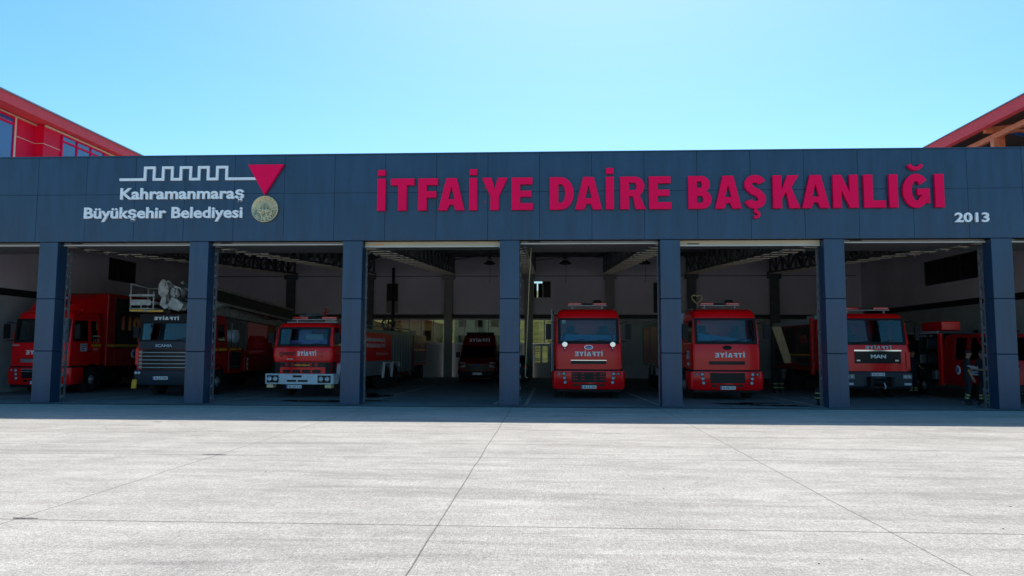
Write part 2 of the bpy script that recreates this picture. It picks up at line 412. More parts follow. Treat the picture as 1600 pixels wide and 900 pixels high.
for j in range(6): m.box(.4, .72, YB + .005, YB + .015, 1.02 + j * .15, 1.05 + j * .15)
m.build("bars", "dark_steel", d)
m = MB(); m.tube([(1.1, YB - .01, 1.05), (1.1, YB - .07, 1.05), (.98, YB - .07, 1.05)], .012, 6); m.build("handle", "dark_steel", d)
def window(h, frame="white_frame", panes=((0, 1, "window_black"),), plane='y', c=YB, inn=1):
    a0, a1, z0, z1 = h; f = MB(); t = .06
    B = (lambda m_, p, q, zz0, zz1, k0, k1: m_.box(p, q, min(c + k0 * inn, c + k1 * inn), max(c + k0 * inn, c + k1 * inn), zz0, zz1)) if plane == 'y' else \
        (lambda m_, p, q, zz0, zz1, k0, k1: m_.box(min(c + k0 * inn, c + k1 * inn), max(c + k0 * inn, c + k1 * inn), p, q, zz0, zz1))
    B(f, a0, a1, z0, z0 + t, -.03, .08); B(f, a0, a1, z1 - t, z1, -.03, .08); B(f, a0, a0 + t, z0 + t, z1 - t, -.03, .08); B(f, a1 - t, a1, z0 + t, z1 - t, -.03, .08)
    for u, v, _ in panes[:-1]:
        x = a0 + (a1 - a0) * v; B(f, x - t / 2, x + t / 2, z0 + t, z1 - t, -.03, .08)
    o = f.build("window", frame, st)
    for u, v, mt in panes:
        p = MB(); B(p, a0 + (a1 - a0) * u + .03, a0 + (a1 - a0) * v - .03, z0 + .03, z1 - .03, .03, .045); p.build("pane", mt, o)
    return o
o = window(win_s, panes=((0, .52, "cab_glass"), (.52, 1, "window_black")))
p = MB(); p.box(.33, .50, YB + .05, YB + .06, 4.97, 5.86); p.box(.58, .86, YB + .05, YB + .06, 4.97, 5.86); p.build("blind", "window_black", o)
o = window(win_t, panes=((0, 1, "window_black"),))
p = MB(); p.box(win_t[0] + .06, win_t[1] - .06, YB + .005, YB + .028, win_t[2] + .06, 4.75); p.build("lower_panel", "shutter_grey", o)
window(win_r)
HW = 20.3
for sx, hole in ((-1, (34.6, 36.9, 5.08, 6.18)), (1, (33.2, 37.9, 5.0, 6.2))):
    m = MB(); c0, c1 = (HW, HW + .25) if sx > 0 else (-HW - .25, -HW)
    wall_cells(m, 'x', c0, c1, 23.3, YB, 0, 3.82, [], 1); wall_cells(m, 'x', c0, c1, 23.3, YB, 3.82, 7.7, [hole])
    m.build("side_wall", ["wall_paint", "wall_block"], st)
    m = MB(); m.box(min(sx * (HW - .06), sx * (HW - .002)), max(sx * (HW - .06), sx * (HW - .002)), 23.4, YB - .3, 3.82, 4.1); m.build("wall_band", "joint_dark", st)
    wo = window(hole, "dark_steel", ((0, .33, "window_black"), (.33, .66, "window_black"), (.66, 1, "window_black")), 'x', sx * HW, sx)
    if sx > 0:
        p = MB(); p.box(HW - .05, HW + .2, hole[1] + .0, hole[1] + .22, hole[2], hole[3]); p.build('jamb', 'white_frame', wo)
def roof_z(y): return 6.15 + (y - 23.3) * .0625
m = MB(); vs = []; x = -20.6; n = 0
while x < 20.6:
    for dx, dz in ((0, 0), (.16, 0), (.2, .05), (.32, .05), (.36, 0)):
        vs.append((x + dx, dz))
    x += .36
o_ = [[(px, 23.28, roof_z(23.28) + dz) for px, dz in vs], [(px, 45.9, roof_z(45.9) + dz) for px, dz in vs]]
m.add(o_[0] + o_[1], [(i, i + 1, len(vs) + i + 1, len(vs) + i) for i in range(len(vs) - 1)])
m.box(-20.7, 20.7, 23.32, 45.9, 8.3, 8.31) if False else None
rf = m.build("roof", "roof_sheet", st)
sm_ = rf.modifiers.new("thick", 'SOLIDIFY'); sm_.thickness = .08; sm_.offset = 1
def chord(y): return 5.36 + (y - 26) * .058
for X in POSTS[1:-1]:
    m = MB()
    for sx in (-.38, .38):
        m.beam((X + sx, 23.5, chord(23.5)), (X + sx, 45.2, chord(45.2)), .09, .1); m.beam((X + sx, 23.5, roof_z(23.5) - .1), (X + sx, 45.2, roof_z(45.2) - .1), .09, .1)
    y = 24.0; i = 0
    while y < 45.1:
        for sx in (-.38, .38):
            m.beam((X + sx, y, chord(y)), (X + sx, y, roof_z(y) - .1), .12, .06)
            if y + 1.15 < 45.2: m.beam((X + sx, y, chord(y) if i % 2 else roof_z(y) - .1), (X + sx, y + 1.15, roof_z(y + 1.15) - .1 if i % 2 else chord(y + 1.15)), .05, .05)
        m.box(X - .46, X + .46, y - .07, y + .07, chord(y) - .09, chord(y) - .055, 1)
        if y < 29:
            for sx in (-.42, .42): m.lathe([(.055, -.09), (.055, .0)], (X + sx, y + .35, chord(y + .35) - .05), 'z', 8, 2)
        y += 1.15; i += 1
    m.build("roof_truss", ["truss_steel", "truss_light", "galvanised"], st)
for X in POSTS[:-1]:
    m = MB()
    for ya, yb in ((26, 34), (34, 42)):
        m.beam((X + .4, ya, roof_z(ya) - .35), (X + 4.6, yb, roof_z(yb) - .35), .04, .04); m.beam((X + 4.6, ya, roof_z(ya) - .45), (X + .4, yb, roof_z(yb) - .45), .04, .04)
    for y in (27, 31, 35, 39, 43): m.box(X + .46, X + 4.54, y - .05, y + .05, roof_z(y) - .18, roof_z(y) - .02)
    m.build("roof_bracing", "truss_steel", st)
for X in POSTS[1:-1]:
    m = MB(); m.box(X - .2, X + .2, YB - .4, YB - .23, 0, 6.1); m.box(X - .26, X - .2, YB - .42, YB - .21, 0, 6.1); m.box(X + .2, X + .26, YB - .42, YB - .21, 0, 6.1)
    m.box(X - .4, X + .4, YB - .45, YB - .2, 6.1, 6.4)
    m.build("rear_column", "truss_steel" if abs(X) > 9 else "shutter_grey", st)
m = MB()
for k in range(160): x = -20 + k * .25; m.box(x, x + .2, 22.30, 22.42, .004, .012)
m.box(-20, 20, 22.28, 22.30, .002, .014); m.box(-20, 20, 22.42, 22.44, .002, .014)
tag(m.build("drain_channel", "dark_steel"), "long slotted metal drain channel across the floor in front of the pillars", "drain")
# hanging lamps, door chain, standpipe
for i, (x, y, lab) in enumerate([(-1.7, 36, "round industrial lamp hanging in the bay of the dark van"),
                               (2.05, 36, "round industrial lamp hanging above the engine with the white spot lamps"),
                               (5.95, 36, "round industrial lamp hanging just right of the roof truss beside the spot lamp engine")]):
    t = thing("hanging_lamp", lab, "lamp", (x, y, 6.0), group="round lamps under the roof"); z1 = roof_z(y) - .02 - 6.0
    m = MB(); m.tube([(0, 0, .3), (0, 0, z1)], .012, 6); m.build("rod", "dark_steel", t)
    m = MB(); m.lathe([(.06, .3), (.1, .26), (.12, .12), (.3, .0), (.3, -.03), (.2, -.06)], (0, 0, 0), 'z', 20); m.build("lamp_housing", "black_plastic", t)
    m = MB(); m.lathe([(.12, .11), (.13, .2)], (0, 0, .02), 'z', 16); m.build("collar", "galvanised", t)
    m = MB(); m.tube([(.02, 0, -.06), (.04, 0, -.5), (.0, 0, -.95)], .01, 5); m.build("cable", "black_plastic", t)
m = MB(); m.tube([(.66, 23.42, 5.02), (.60, 23.42, 4), (.52, 23.42, 2.0), (.47, 23.4, .9), (.54, 23.42, .85)], .014, 6)
tag(m.build("door_chain", "rope_tan"), "thin tan pull chain hanging from the door head beside the middle pillar", "chain")
m = MB(); m.tube([(-8.35, 44.6, 0), (-8.35, 44.6, 6.75)], .09, 10); m.lathe([(.14, 0), (.14, .06)], (-8.35, 44.6, 3.9), 'z', 12); m.lathe([(.14, 0), (.14, .06)], (-8.35, 44.6, .01), 'z', 12)
tag(m.build("standpipe", "dark_steel"), "dark vertical pipe rising in front of the tall white framed window", "pipe")

# ------------------------------------------------------------------ lettering on the fascia
def arc(cx, cy, rx, ry, a0, a1, n=14):
    return [(cx + rx * math.cos(R(a0 + (a1 - a0) * i / n)), cy + ry * math.sin(R(a0 + (a1 - a0) * i / n))) for i in range(n + 1)]
def ribbon(pts, ws):
    Lf, Rt = [], []
    for i, p in enumerate(pts):
        a, b = Vector(pts[max(i - 1, 0)]), Vector(pts[min(i + 1, len(pts) - 1)]); d = (b - a).normalized(); n = Vector((-d.y, d.x))
        w_ = ws[i] if isinstance(ws, list) else ws
        Lf.append(tuple(Vector(p) + n * w_ / 2)); Rt.append(tuple(Vector(p) - n * w_ / 2))
    return Lf + Rt[::-1]
def glyph(c, w, h):
    s, t = .27, .215
    if c in 'Iİ':
        g = [[[(0, 0), (w, 0), (w, h), (0, h)]]]
        if c == 'İ': g.append([[(.01, h + .1), (w - .01, h + .1), (w - .01, h + .28), (.01, h + .28)]])
        return g
    if c == 'T': a, b = w / 2 - s / 2, w / 2 + s / 2; return [[[(a, 0), (b, 0), (b, h - t), (w, h - t), (w, h), (0, h), (0, h - t), (a, h - t)]]]
    if c == 'F': return [[[(0, 0), (s, 0), (s, .4 * h), (w * .92, .4 * h), (w * .92, .4 * h + t * .95), (s, .4 * h + t * .95), (s, h - t), (w, h - t), (w, h), (0, h)]]]
    if c == 'E': return [[[(0, 0), (w, 0), (w, t), (s, t), (s, .405 * h), (w * .93, .405 * h), (w * .93, .405 * h + t * .9), (s, .405 * h + t * .9), (s, h - t), (w * .98, h - t), (w * .98, h), (0, h)]]]
    if c == 'L': return [[[(0, 0), (w, 0), (w, t * 1.05), (s, t * 1.05), (s, h), (0, h)]]]
    if c == 'Y': a, b = w / 2 - s / 2, w / 2 + s / 2; return [[[(a, 0), (b, 0), (b, .42 * h), (w, h), (w - s * 1.15, h), (w / 2, .66 * h), (s * 1.15, h), (0, h), (a, .42 * h)]]]
    if c == 'A':
        k = .3 * w; return [[[(0, 0), (s * 1.04, 0), (s * 1.3, .17 * h), (w - s * 1.3, .17 * h), (w - s * 1.04, 0), (w, 0), (w / 2 + .165, h), (w / 2 - .165, h)],
                        [(w * .335 + .035, .345 * h), (w * .665 - .035, .345 * h), (w / 2, .74 * h)]]]
    if c == 'N': return [[[(0, 0), (s * .95, 0), (s * .95, .54 * h), (w - s * .95, 0), (w, 0), (w, h), (w - s * .95, h), (w - s * .95, .46 * h), (s * .95, h), (0, h)]]]
    if c == 'K': return [[[(0, 0), (s, 0), (s, .3 * h), (.5 * w, .49 * h), (w - s * 1.2, 0), (w, 0), (.68 * w, .63 * h), (w * .97, h), (w * .97 - s * 1.3, h), (s, .56 * h), (s, h), (0, h)]]]
    if c == 'D': return [[[(0, 0)] + arc(.45 * w, h / 2, .55 * w, h / 2, -90, 90) + [(0, h)], [(s, t)] + arc(.45 * w, h / 2, .55 * w - s, h / 2 - t, -90, 90) + [(s, h - t)]]]
    if c == 'R':
        return [[[(0, 0), (s, 0), (s, .4 * h), (.5 * w, .4 * h), (w - s * 1.15, 0), (w, 0), (.78 * w, .4 * h)] + arc(.56 * w, .7 * h, .40 * w, .30 * h, -48, 90) + [(0, h)],
                 [(s, .4 * h + .19)] + arc(.54 * w, .7 * h, .40 * w - s * .85, .30 * h - .19, -90, 90, 8) + [(s, h - .19)]]]
    if c == 'B':
        return [[[(0, 0)] + arc(.6 * w, .285 * h, .40 * w, .285 * h, -90, 62) + arc(.57 * w, .745 * h, .37 * w, .255 * h, -52, 90) + [(0, h)],
                 [(s, .18)] + arc(.57 * w, .29 * h, .40 * w - s * .85, .285 * h - .18, -90, 90, 8) + [(s, .57 * h - .18 + .0)],
                 [(s, .49 * h + .15)] + arc(.54 * w, .745 * h, .37 * w - s * .85, .255 * h - .16, -90, 90, 8) + [(s, h - .17)]]]
    if c == 'Ş':
        q = t * 1.08; r1 = (h + .02) / 4 - q / 4
        P = arc(w / 2, h * .735, w / 2 - q * .56, h * .265 - q / 2 + .02, 15, 215, 12) + [(w * .42, h * .53), (w * .62, h * .475)] + arc(w / 2, h * .28, w / 2 - q * .56, h * .27 - q / 2 + .02, 30, -168, 12)
        ced = [(w * .5, -.02), (w * .5, -.1)] + arc(w * .5, -.19, .1, .085, 70, -120, 7)
        return [[ribbon(P, q)], [ribbon(ced, .09)]]
    if c == 'Ğ':
        q = s * .98; a = arc(w / 2, h / 2, w / 2, h / 2 + .015, 38, 325, 26); b = arc(w / 2, h / 2, w / 2 - q, h / 2 - t, 325, 38, 26)
        return [[a + b], [[(w * .54, .37 * h), (w * .54, .37 * h + .2), (w, .37 * h + .2), (w, .13 * h), (w - q * .9, .13 * h), (w - q * .9, .37 * h)]], [ribbon(arc(w / 2, h + .33, .185, .15, 190, 350, 12), .11)]]
WID = dict(zip("İTFAYEDRBŞKNLĞI", (.25, .75, .62, .83, .81, .67, .75, .78, .71, .68, .82, .76, .65, .8, .26)))
def block_text(name, body, m_, parent, at, width, height, face='front', mirror=False, depth=.006):
    """heavy capitals cut from the same outlines as the fascia letters"""
    x = 0; V, F = [], []
    for c in body:
        for i, lp in enumerate(glyph(c, WID[c], 1.03)):
            v, f = flat_shape([lp], "letter", 1); o = len(V); V += [(p[0] + x, p[1], p[2]) for p in v]; F += [[k + o for k in q] for q in f]
        x += WID[c] + .13
    x -= .13; me = bpy.data.meshes.new(name); P = []
    for u, v, d in V:
        u = (u - x / 2) * width / x * (-1 if mirror else 1); q = MAP[face](u, v * height / 1.03, d * depth); P.append((q[0] + at[0], q[1] + at[1], q[2] + at[2]))
    me.from_pydata(P, [], F); me.materials.append(M[m_])
    if mirror: me.flip_normals()
    o = bpy.data.objects.new(name, me); COL.objects.link(o)
    if parent: o.parent = parent
    return o
LET = [('İ', -4.21, -3.95), ('T', -3.78, -3.03), ('F', -2.9, -2.28), ('A', -2.26, -1.43), ('İ', -1.28, -1.03), ('Y', -.88, -.07), ('E', .06, .73),
       ('D', 1.26, 2.01), ('A', 2.05, 2.89), ('İ', 3.01, 3.26), ('R', 3.46, 4.24), ('E', 4.35, 5.03),
       ('B', 5.56, 6.27), ('A', 6.38, 7.19), ('Ş', 7.27, 7.95), ('K', 8.15, 8.97), ('A', 9.03, 9.86), ('N', 9.97, 10.73), ('L', 10.9, 11.55), ('I', 11.66, 11.92), ('Ğ', 12.07, 12.87), ('I', 13.03, 13.3)]
H0 = 1.03
sl_ = thing("station_lettering", "large raised red capital letters spelling the station title across the fascia", "sign", (4.5, YF, 6.115))
for i0, i1 in ((0, 7), (7, 12), (12, 22)):
    m = MB()
    for c, a, b in LET[i0:i1]:
        for i, lp in enumerate(glyph(c, b - a, H0)):
            V, F = flat_shape([lp], "letter", .10 + .003 * i)
            m.add([(a + x - 4.5, -.02 - z, y) for x, y, z in V], F)
        cx = (a + b) / 2 - 4.5
        if c != 'A':
            for z in (.25, .7): m.box(cx - .02 if c in 'İIT' else a - 4.5 + .08, cx + .02 if c in 'İIT' else a - 4.5 + .12, -.03, .01, z, z + .03)
        else: m.box(cx - .02, cx + .02, -.03, .01, .88, .91)
    m.build("word", "red_letter", sl_, .008)
def fascia_text(name, body, x0, x1, z, h, label, cat="sign"):
    o = text(name, body, "silver_letter", None, ((x0 + x1) / 2, YF, z), width=x1 - x0, height=h, bold=.026, depth=.07)
    return tag(o, label, cat)
fascia_text("municipality_name", "Kahramanmaraş", -12.64, -8.55, 6.56, .37, "upper line of raised silver lettering under the battlement emblem")
fascia_text("municipality_title", "Büyükşehir Belediyesi", -13.82, -8.58, 5.94, .36, "longer lower line of raised silver lettering beside the round medallion")
fascia_text("year_number", "2013", 13.61, 14.63, 5.67, .29, "small raised silver number reading 2013 below the end of the red letters")
e = thing("emblem", "emblem of silver battlements, red triangle ribbon and round medallion on the fascia", "emblem", (-7.88, YF, 6.66))
BX = [(-12.65, 0), (-11.85, 0), (-11.85, 1), (-11.55, 1), (-11.55, 0), (-11.25, 0), (-11.25, 1), (-10.95, 1), (-10.95, 0), (-10.66, 0), (-10.66, 1), (-10.34, 1), (-10.34, 0), (-10.06, 0), (-10.06, 1), (-9.76, 1), (-9.76, 0), (-9.46, 0), (-9.46, 1), (-9.15, 1), (-9.15, 0), (-8.1, 0)]
m = MB()
for (xa, a), (xb, b) in zip(BX, BX[1:]):
    za, zb = .54 + .385 * a, .54 + .385 * b; xa += 7.88; xb += 7.88
    if a == b: m.box(xa - .042, xb + .042, -.06, -.0, za - .042, za + .042)
    else: m.box(xa - .042, xa + .042, -.06, -.0, min(za, zb) + .042, max(za, zb) - .042)
m.build("battlement_line", "silver_letter", e)
m = MB(); m.prism([(-.55, .985), (.62, .985), (.01, .0)], -.12, 0); m.build("triangle", "red_letter", e, .008)
m = MB(); m.lathe([(.44, 0), (.44, -.05), (.425, -.07), (.40, -.07), (.385, -.05), (.0, -.05)], (.02, 0, -.45), 'y', 48)
random.seed(11); cz = -.45
for k in range(44):
    a = k * math.tau / 44; r0, r1 = (.15, .36) if k % 2 else (.17, .29); c_, s_ = math.cos(a), math.sin(a)
    if s_ < -.2: continue
    m.beam((.02 + r0 * c_, -.05, cz + .02 + r0 * s_), (.02 + r1 * c_, -.055, cz + .02 + r1 * s_), .018, .02)
for r_, w_ in ((.14, .02), (.10, .016)):
    pts = [(.02 + r_ * math.cos(R(t)), -.055, cz + .03 + r_ * math.sin(R(t))) for t in range(0, 181, 15)]
    m.tube(pts, w_ / 2 + .004, 6)
m.box(-.05, -.02, -.075, -.05, cz - .03, cz + .08); m.box(.06, .09, -.075, -.05, cz - .03, cz + .08); m.box(-.12, .16, -.07, -.05, cz - .06, cz - .03)
for k in range(120):
    a = random.uniform(185, 355); r_ = .37 * math.sqrt(random.uniform(.03, 1)); x, z = .02 + r_ * math.cos(R(a)), cz + .0 + r_ * math.sin(R(a))
    an = random.uniform(0, 3.1); l_ = random.uniform(.015, .04)
    m.beam((x - l_ * math.cos(an), -.05, z - l_ * math.sin(an)), (x + l_ * math.cos(an), -.06, z + l_ * math.sin(an)), random.uniform(.012, .024), .028)
m.build("medallion", "gold_relief", e)

# ------------------------------------------------------------------ wings behind
ow = thing("office_wing", "red clad office wing with blue windows rising behind the left end of the fascia", "building", (-22, 24, 0))
m = MB(); m.box(-9, -.87, 0, 8.5, 0, 12.22); m.box(-9, -.45, 8.5, 50, 0, 12.22)
for k in range(1, 4):
    pass
m.build("wall", "wing_red", ow)
m = MB()
for z in (11.3, 9.6): m.box(-.875, -.862, 7.1, 8.5, z, z + .025); m.box(-.455, -.442, 8.52, 9.7, z, z + .025); m.box(-.875, -.44, 8.485, 8.505, z, z + .025)
for y in (9.7, 13.1, 16.4): m.box(-.455, -.442, y, y + .03, 6, 12.2)
m.box(-.88, -.80, 7.1, 7.2, 6, 12.2); m.box(-.5, -.36, 8.5, 16.5, 12.12, 12.2); m.box(-.88, -.78, 1, 8.48, 12.14, 12.2)
m.build("wall_trim", "wing_trim", ow)
m = MB(); m.box(-9.5, 0, -1, 51, 12.24, 12.70); m.build("eave", "wing_eave", ow)
m = MB(); m.box(-9.5, .06, -1.05, 51.05, 12.70, 12.76); m.build("roof_cap", "grey_paint", ow)
for ya, yb, x in ((3.7, 7.1, -.87), (9.75, 13.08, -.45), (16.5, 20, -.45)):
    f = MB(); n = 3
    f.box(x - .02, x + .05, ya, yb, 11.74, 11.84); f.box(x - .02, x + .05, ya, yb, 9.6, 9.7); f.box(x - .02, x + .05, ya, yb, 12.04, 12.12)
    for k in range(n + 1): y = ya + k * (yb - ya) / n; f.box(x - .02, x + .06, y - .05, y + .05, 8, 12.1)
    o = f.build("window", "red_letter", ow)
    p = MB(); p.box(x - .01, x + .02, ya, yb, 8, 12.06); p.build("pane", "blue_window", o)
sw = thing("open_shed", "open shed with red eave and orange steel frame behind the right end of the fascia", "building", (22, 26, 0))
m = MB(); m.box(0, .3, -2, 45, 12.40, 12.93); m.build("eave", "wing_eave", sw)
m = MB(); m.box(-.05, .3, -2.05, 45.05, 12.935, 12.98); m.hexa([(.3, -2, 12.75), (9, -2, 13.7), (9, 45, 13.7), (.3, 45, 12.75)], [(.3, -2, 12.93), (9, -2, 13.9), (9, 45, 13.9), (.3, 45, 12.93)]); m.build("roof", "grey_paint", sw)
m = MB(); m.hexa([(.31, -2, 12.5), (9, -2, 13.4), (9, 45, 13.4), (.31, 45, 12.5)], [(.31, -2, 12.7), (9, -2, 13.6), (9, 45, 13.6), (.31, 45, 12.7)]); m.build("soffit", "wing_soffit", sw)
m = MB(); m.box(.7, .9, -1.5, 44, 11.95, 12.2); m.build("edge_beam", "wing_orange", sw)
for y in (-1, 9.73, 18, 27, 36):
    m = MB(); m.box(.65, .95, y - .14, y + .14, 0, 11.95); m.box(1.2, 1.45, y + .3, y + .5, 0, 12.5); m.beam((.3, y, 12.42), (6, y, 13.0), .2, .22); m.box(.32, 2.2, y - .12, y + .12, 12.26, 12.4)
    m.build("column", "wing_orange", sw)
m = MB(); m.box(8.4, 9, -2, 45, 0, 13.4); m.box(1.2, 8.4, 44, 45, 0, 12.5); m.build("wall", "wing_soffit", sw)
m = MB()
for y in (0, 6, 12, 18, 24, 30): m.box(8.3, 8.4, y, y + 4.5, 9, 12); m.beam((8.2, y, 9), (1.5, y + 4, 12.4), .14, .14)
m.build("glazing", "blue_window", sw)
# ------------------------------------------------------------------ vehicle builders (local frame: x across, y = 0 at the front and growing to the rear)
def plan(hw, y0, y1, bow=.05, rc=.12, n=5):
    """closed outline of a cab at one height: bowed front with rounded corners, square rear"""
    P = []
    for k in range(n + 1):                     # left front corner
        a = R(180 + 90 * k / n); P.append((-hw + rc + rc * math.cos(a), y0 + bow + rc + rc * math.sin(a)))
    for k in range(1, 8):
        x = (-1 + 2 * k / 8) * (hw - rc); P.append((x, y0 + bow * (abs(x) / (hw - rc)) ** 2))
    for k in range(n + 1):
        a = R(270 + 90 * k / n); P.append((hw - rc + rc * math.cos(a), y0 + bow + rc + rc * math.sin(a)))
    P += [(hw, (y0 + y1) / 2), (hw, y1 - .04), (hw - .04, y1), (0, y1), (-hw + .04, y1), (-hw, y1 - .04), (-hw, (y0 + y1) / 2)]
    return P
def shell(m, secs, mi=0, smooth=True):
    m.loft([[(x, y, z) for x, y in plan(hw, y0, y1, bow, rc)] for z, hw, y0, y1, bow, rc in secs], mi, True, smooth)
def autosmooth(o, a=38):
    try:
        for p in o.data.polygons: p.use_smooth = True
        mdf = None
        o.data.set_sharp_from_angle(angle=R(a))
    except Exception: pass
    return o
def wheel(t, x, y, r=.5, wd=.3, side=1, dual=False):
    """tyre with a rim; side = +1 faces +x"""
    m = MB(); s = side
    m.lathe([(r * .56, -.0 * s), (r * .90, .0), (r * .97, -.03 * s), (r, -.07 * s), (r, -(wd - .07) * s), (r * .97, -(wd - .03) * s), (r * .9, -wd * s), (r * .5, -wd * s)], (x, y, r), 'x', 32)
    for k in range(30):
        a = k * math.tau / 30; m.box(x - s * wd * .92 if s > 0 else x + .08 * wd, x - s * .08 * wd if s > 0 else x + wd * .92, y + r * math.cos(a) - .012, y + r * math.cos(a) + .012, r + r * math.sin(a) - .012, r + r * math.sin(a) + .012)
    w_ = m.build("wheel", "rubber", t)
    m = MB()
    if dual: m.lathe([(r * .57, -.01 * s), (r * .55, -.05 * s), (r * .42, -.16 * s), (r * .25, -.17 * s), (r * .24, -.06 * s), (0, -.05 * s)], (x, y, r), 'x', 24)
    else: m.lathe([(r * .57, -.01 * s), (r * .55, -.05 * s), (r * .46, -.05 * s), (r * .38, .0), (r * .25, .03 * s), (r * .23, .07 * s), (0, .08 * s)], (x, y, r), 'x', 24)
    for k in range(10):
        a = k * math.tau / 10; m.lathe([(.016, 0), (.016, .03 * s)], (x + s * (.0 if not dual else -.15), y + r * .33 * math.cos(a), r + r * .33 * math.sin(a)), 'x', 6)
    m.build("rim", "rim_grey", w_); return w_
def round_lamp(m, x, y, z, r, mi=0, d=.04):
    m.lathe([(r, 0), (r, -d * .5), (r * .75, -d), (0, -d * 1.1)], (x, y, z), 'y', 16, mi)
def strip(m, surf, x0, x1, z0, z1, off, mi=0, nx=10, nz=2, th=.012):
    """thin shell lying on a curved front: surf(x, z) -> y"""
    f = lambda u, v, o: (x0 + (x1 - x0) * u, surf(x0 + (x1 - x0) * u, z0 + (z1 - z0) * v) - o, z0 + (z1 - z0) * v)
    vs = []; N = nx + 1
    for o in (off + th, off):
        vs += [f(i / nx, j / nz, o) for j in range(nz + 1) for i in range(N)]
    q = N * (nz + 1); fs = []
    for j in range(nz):
        for i in range(nx):
            a = j * N + i; fs.append((a, a + 1, a + N + 1, a + N)); fs.append((q + a, q + a + N, q + a + N + 1, q + a + 1))
    for i in range(nx):
        fs.append((i, q + i, q + i + 1, i + 1)); t_ = nz * N + i; fs.append((t_, t_ + 1, q + t_ + 1, q + t_))
    for j in range(nz):
        a = j * N; fs.append((a, a + N, q + a + N, q + a)); a += nx; fs.append((a, q + a, q + a + N, a + N))
    m.add(vs, fs, mi, False)
def side_panel(m, x, pts, th, sgn, mi=0):
    """flat plate on a side of the vehicle: pts are (y, z)"""
    a, b = (x, x + th * sgn); m.prism(pts, min(a, b), max(a, b), 'x', mi)
def mirror_arm(t, sgn, x, y, z0, z1, reach=.28):
    m = MB(); xo = x + sgn * reach
    m.tube([(x, y + .05, z1 - .02), (xo, y - .1, z1 + .04), (xo, y - .12, z1 - .1)], .016, 6)
    m.tube([(x, y + .05, z0), (xo, y - .1, z0 - .02), (xo, y - .12, z0 + .1)], .016, 6)
    m.box(xo - .1, xo + .1, y - .17, y - .07, z0 + .06, z1 - .04)
    o = m.build("mirror", "black_plastic", t, .02)
    p = MB(); p.box(xo - .085, xo + .085, y - .072, y - .066, z0 + .09, z1 - .07); p.build("mirror_glass", "chrome", o)
def light_bar(t, x0, x1, y, z, red="lamp_red", extra=True):
    m = MB(); m.box(x0, x1, y - .12, y + .12, z, z + .035); m.box(x0 + .15, x0 + .2, y - .05, y + .05, z - .1, z); m.box(x1 - .2, x1 - .15, y - .05, y + .05, z - .1, z)
    o = m.build("light_bar", "galvanised", t, .006)
    w_ = x1 - x0
    for a, b in ((0, .36), (.64, 1)):
        m = MB(); m.box(x0 + w_ * a + .02, x0 + w_ * b - .02, y - .1, y + .1, z + .035, z + .13); m.build("lens", red, o, .025)
    m = MB(); m.box(x0 + w_ * .37, x0 + w_ * .63, y - .09, y + .09, z + .035, z + .11); m.build("speaker", "black_plastic", o, .015)
    if extra:
        m = MB(); m.lathe([(.16, 0), (.17, .04), (.12, .1), (0, .12)], (x0 + w_ * .76, y + .05, z + .131), 'z', 18); m.build("beacon", "black_plastic", o)
def plate(t, x, y, z, txt, w_=.52):
    m = MB(); m.box(x - w_ / 2, x + w_ / 2, y - .012, y, z, z + .115); o = m.build("licence_plate", "plate_white", t)
    m = MB(); m.box(x - w_ / 2 + .003, x - w_ / 2 + .045, y - .0145, y - .0125, z + .004, z + .111); m.build("country_strip", "blue_badge", o)
    text("plate_number", txt, "ink_black", o, (x + .02, y - .0125, z + .025), width=w_ * .8, height=.068, bold=.012, depth=.002)
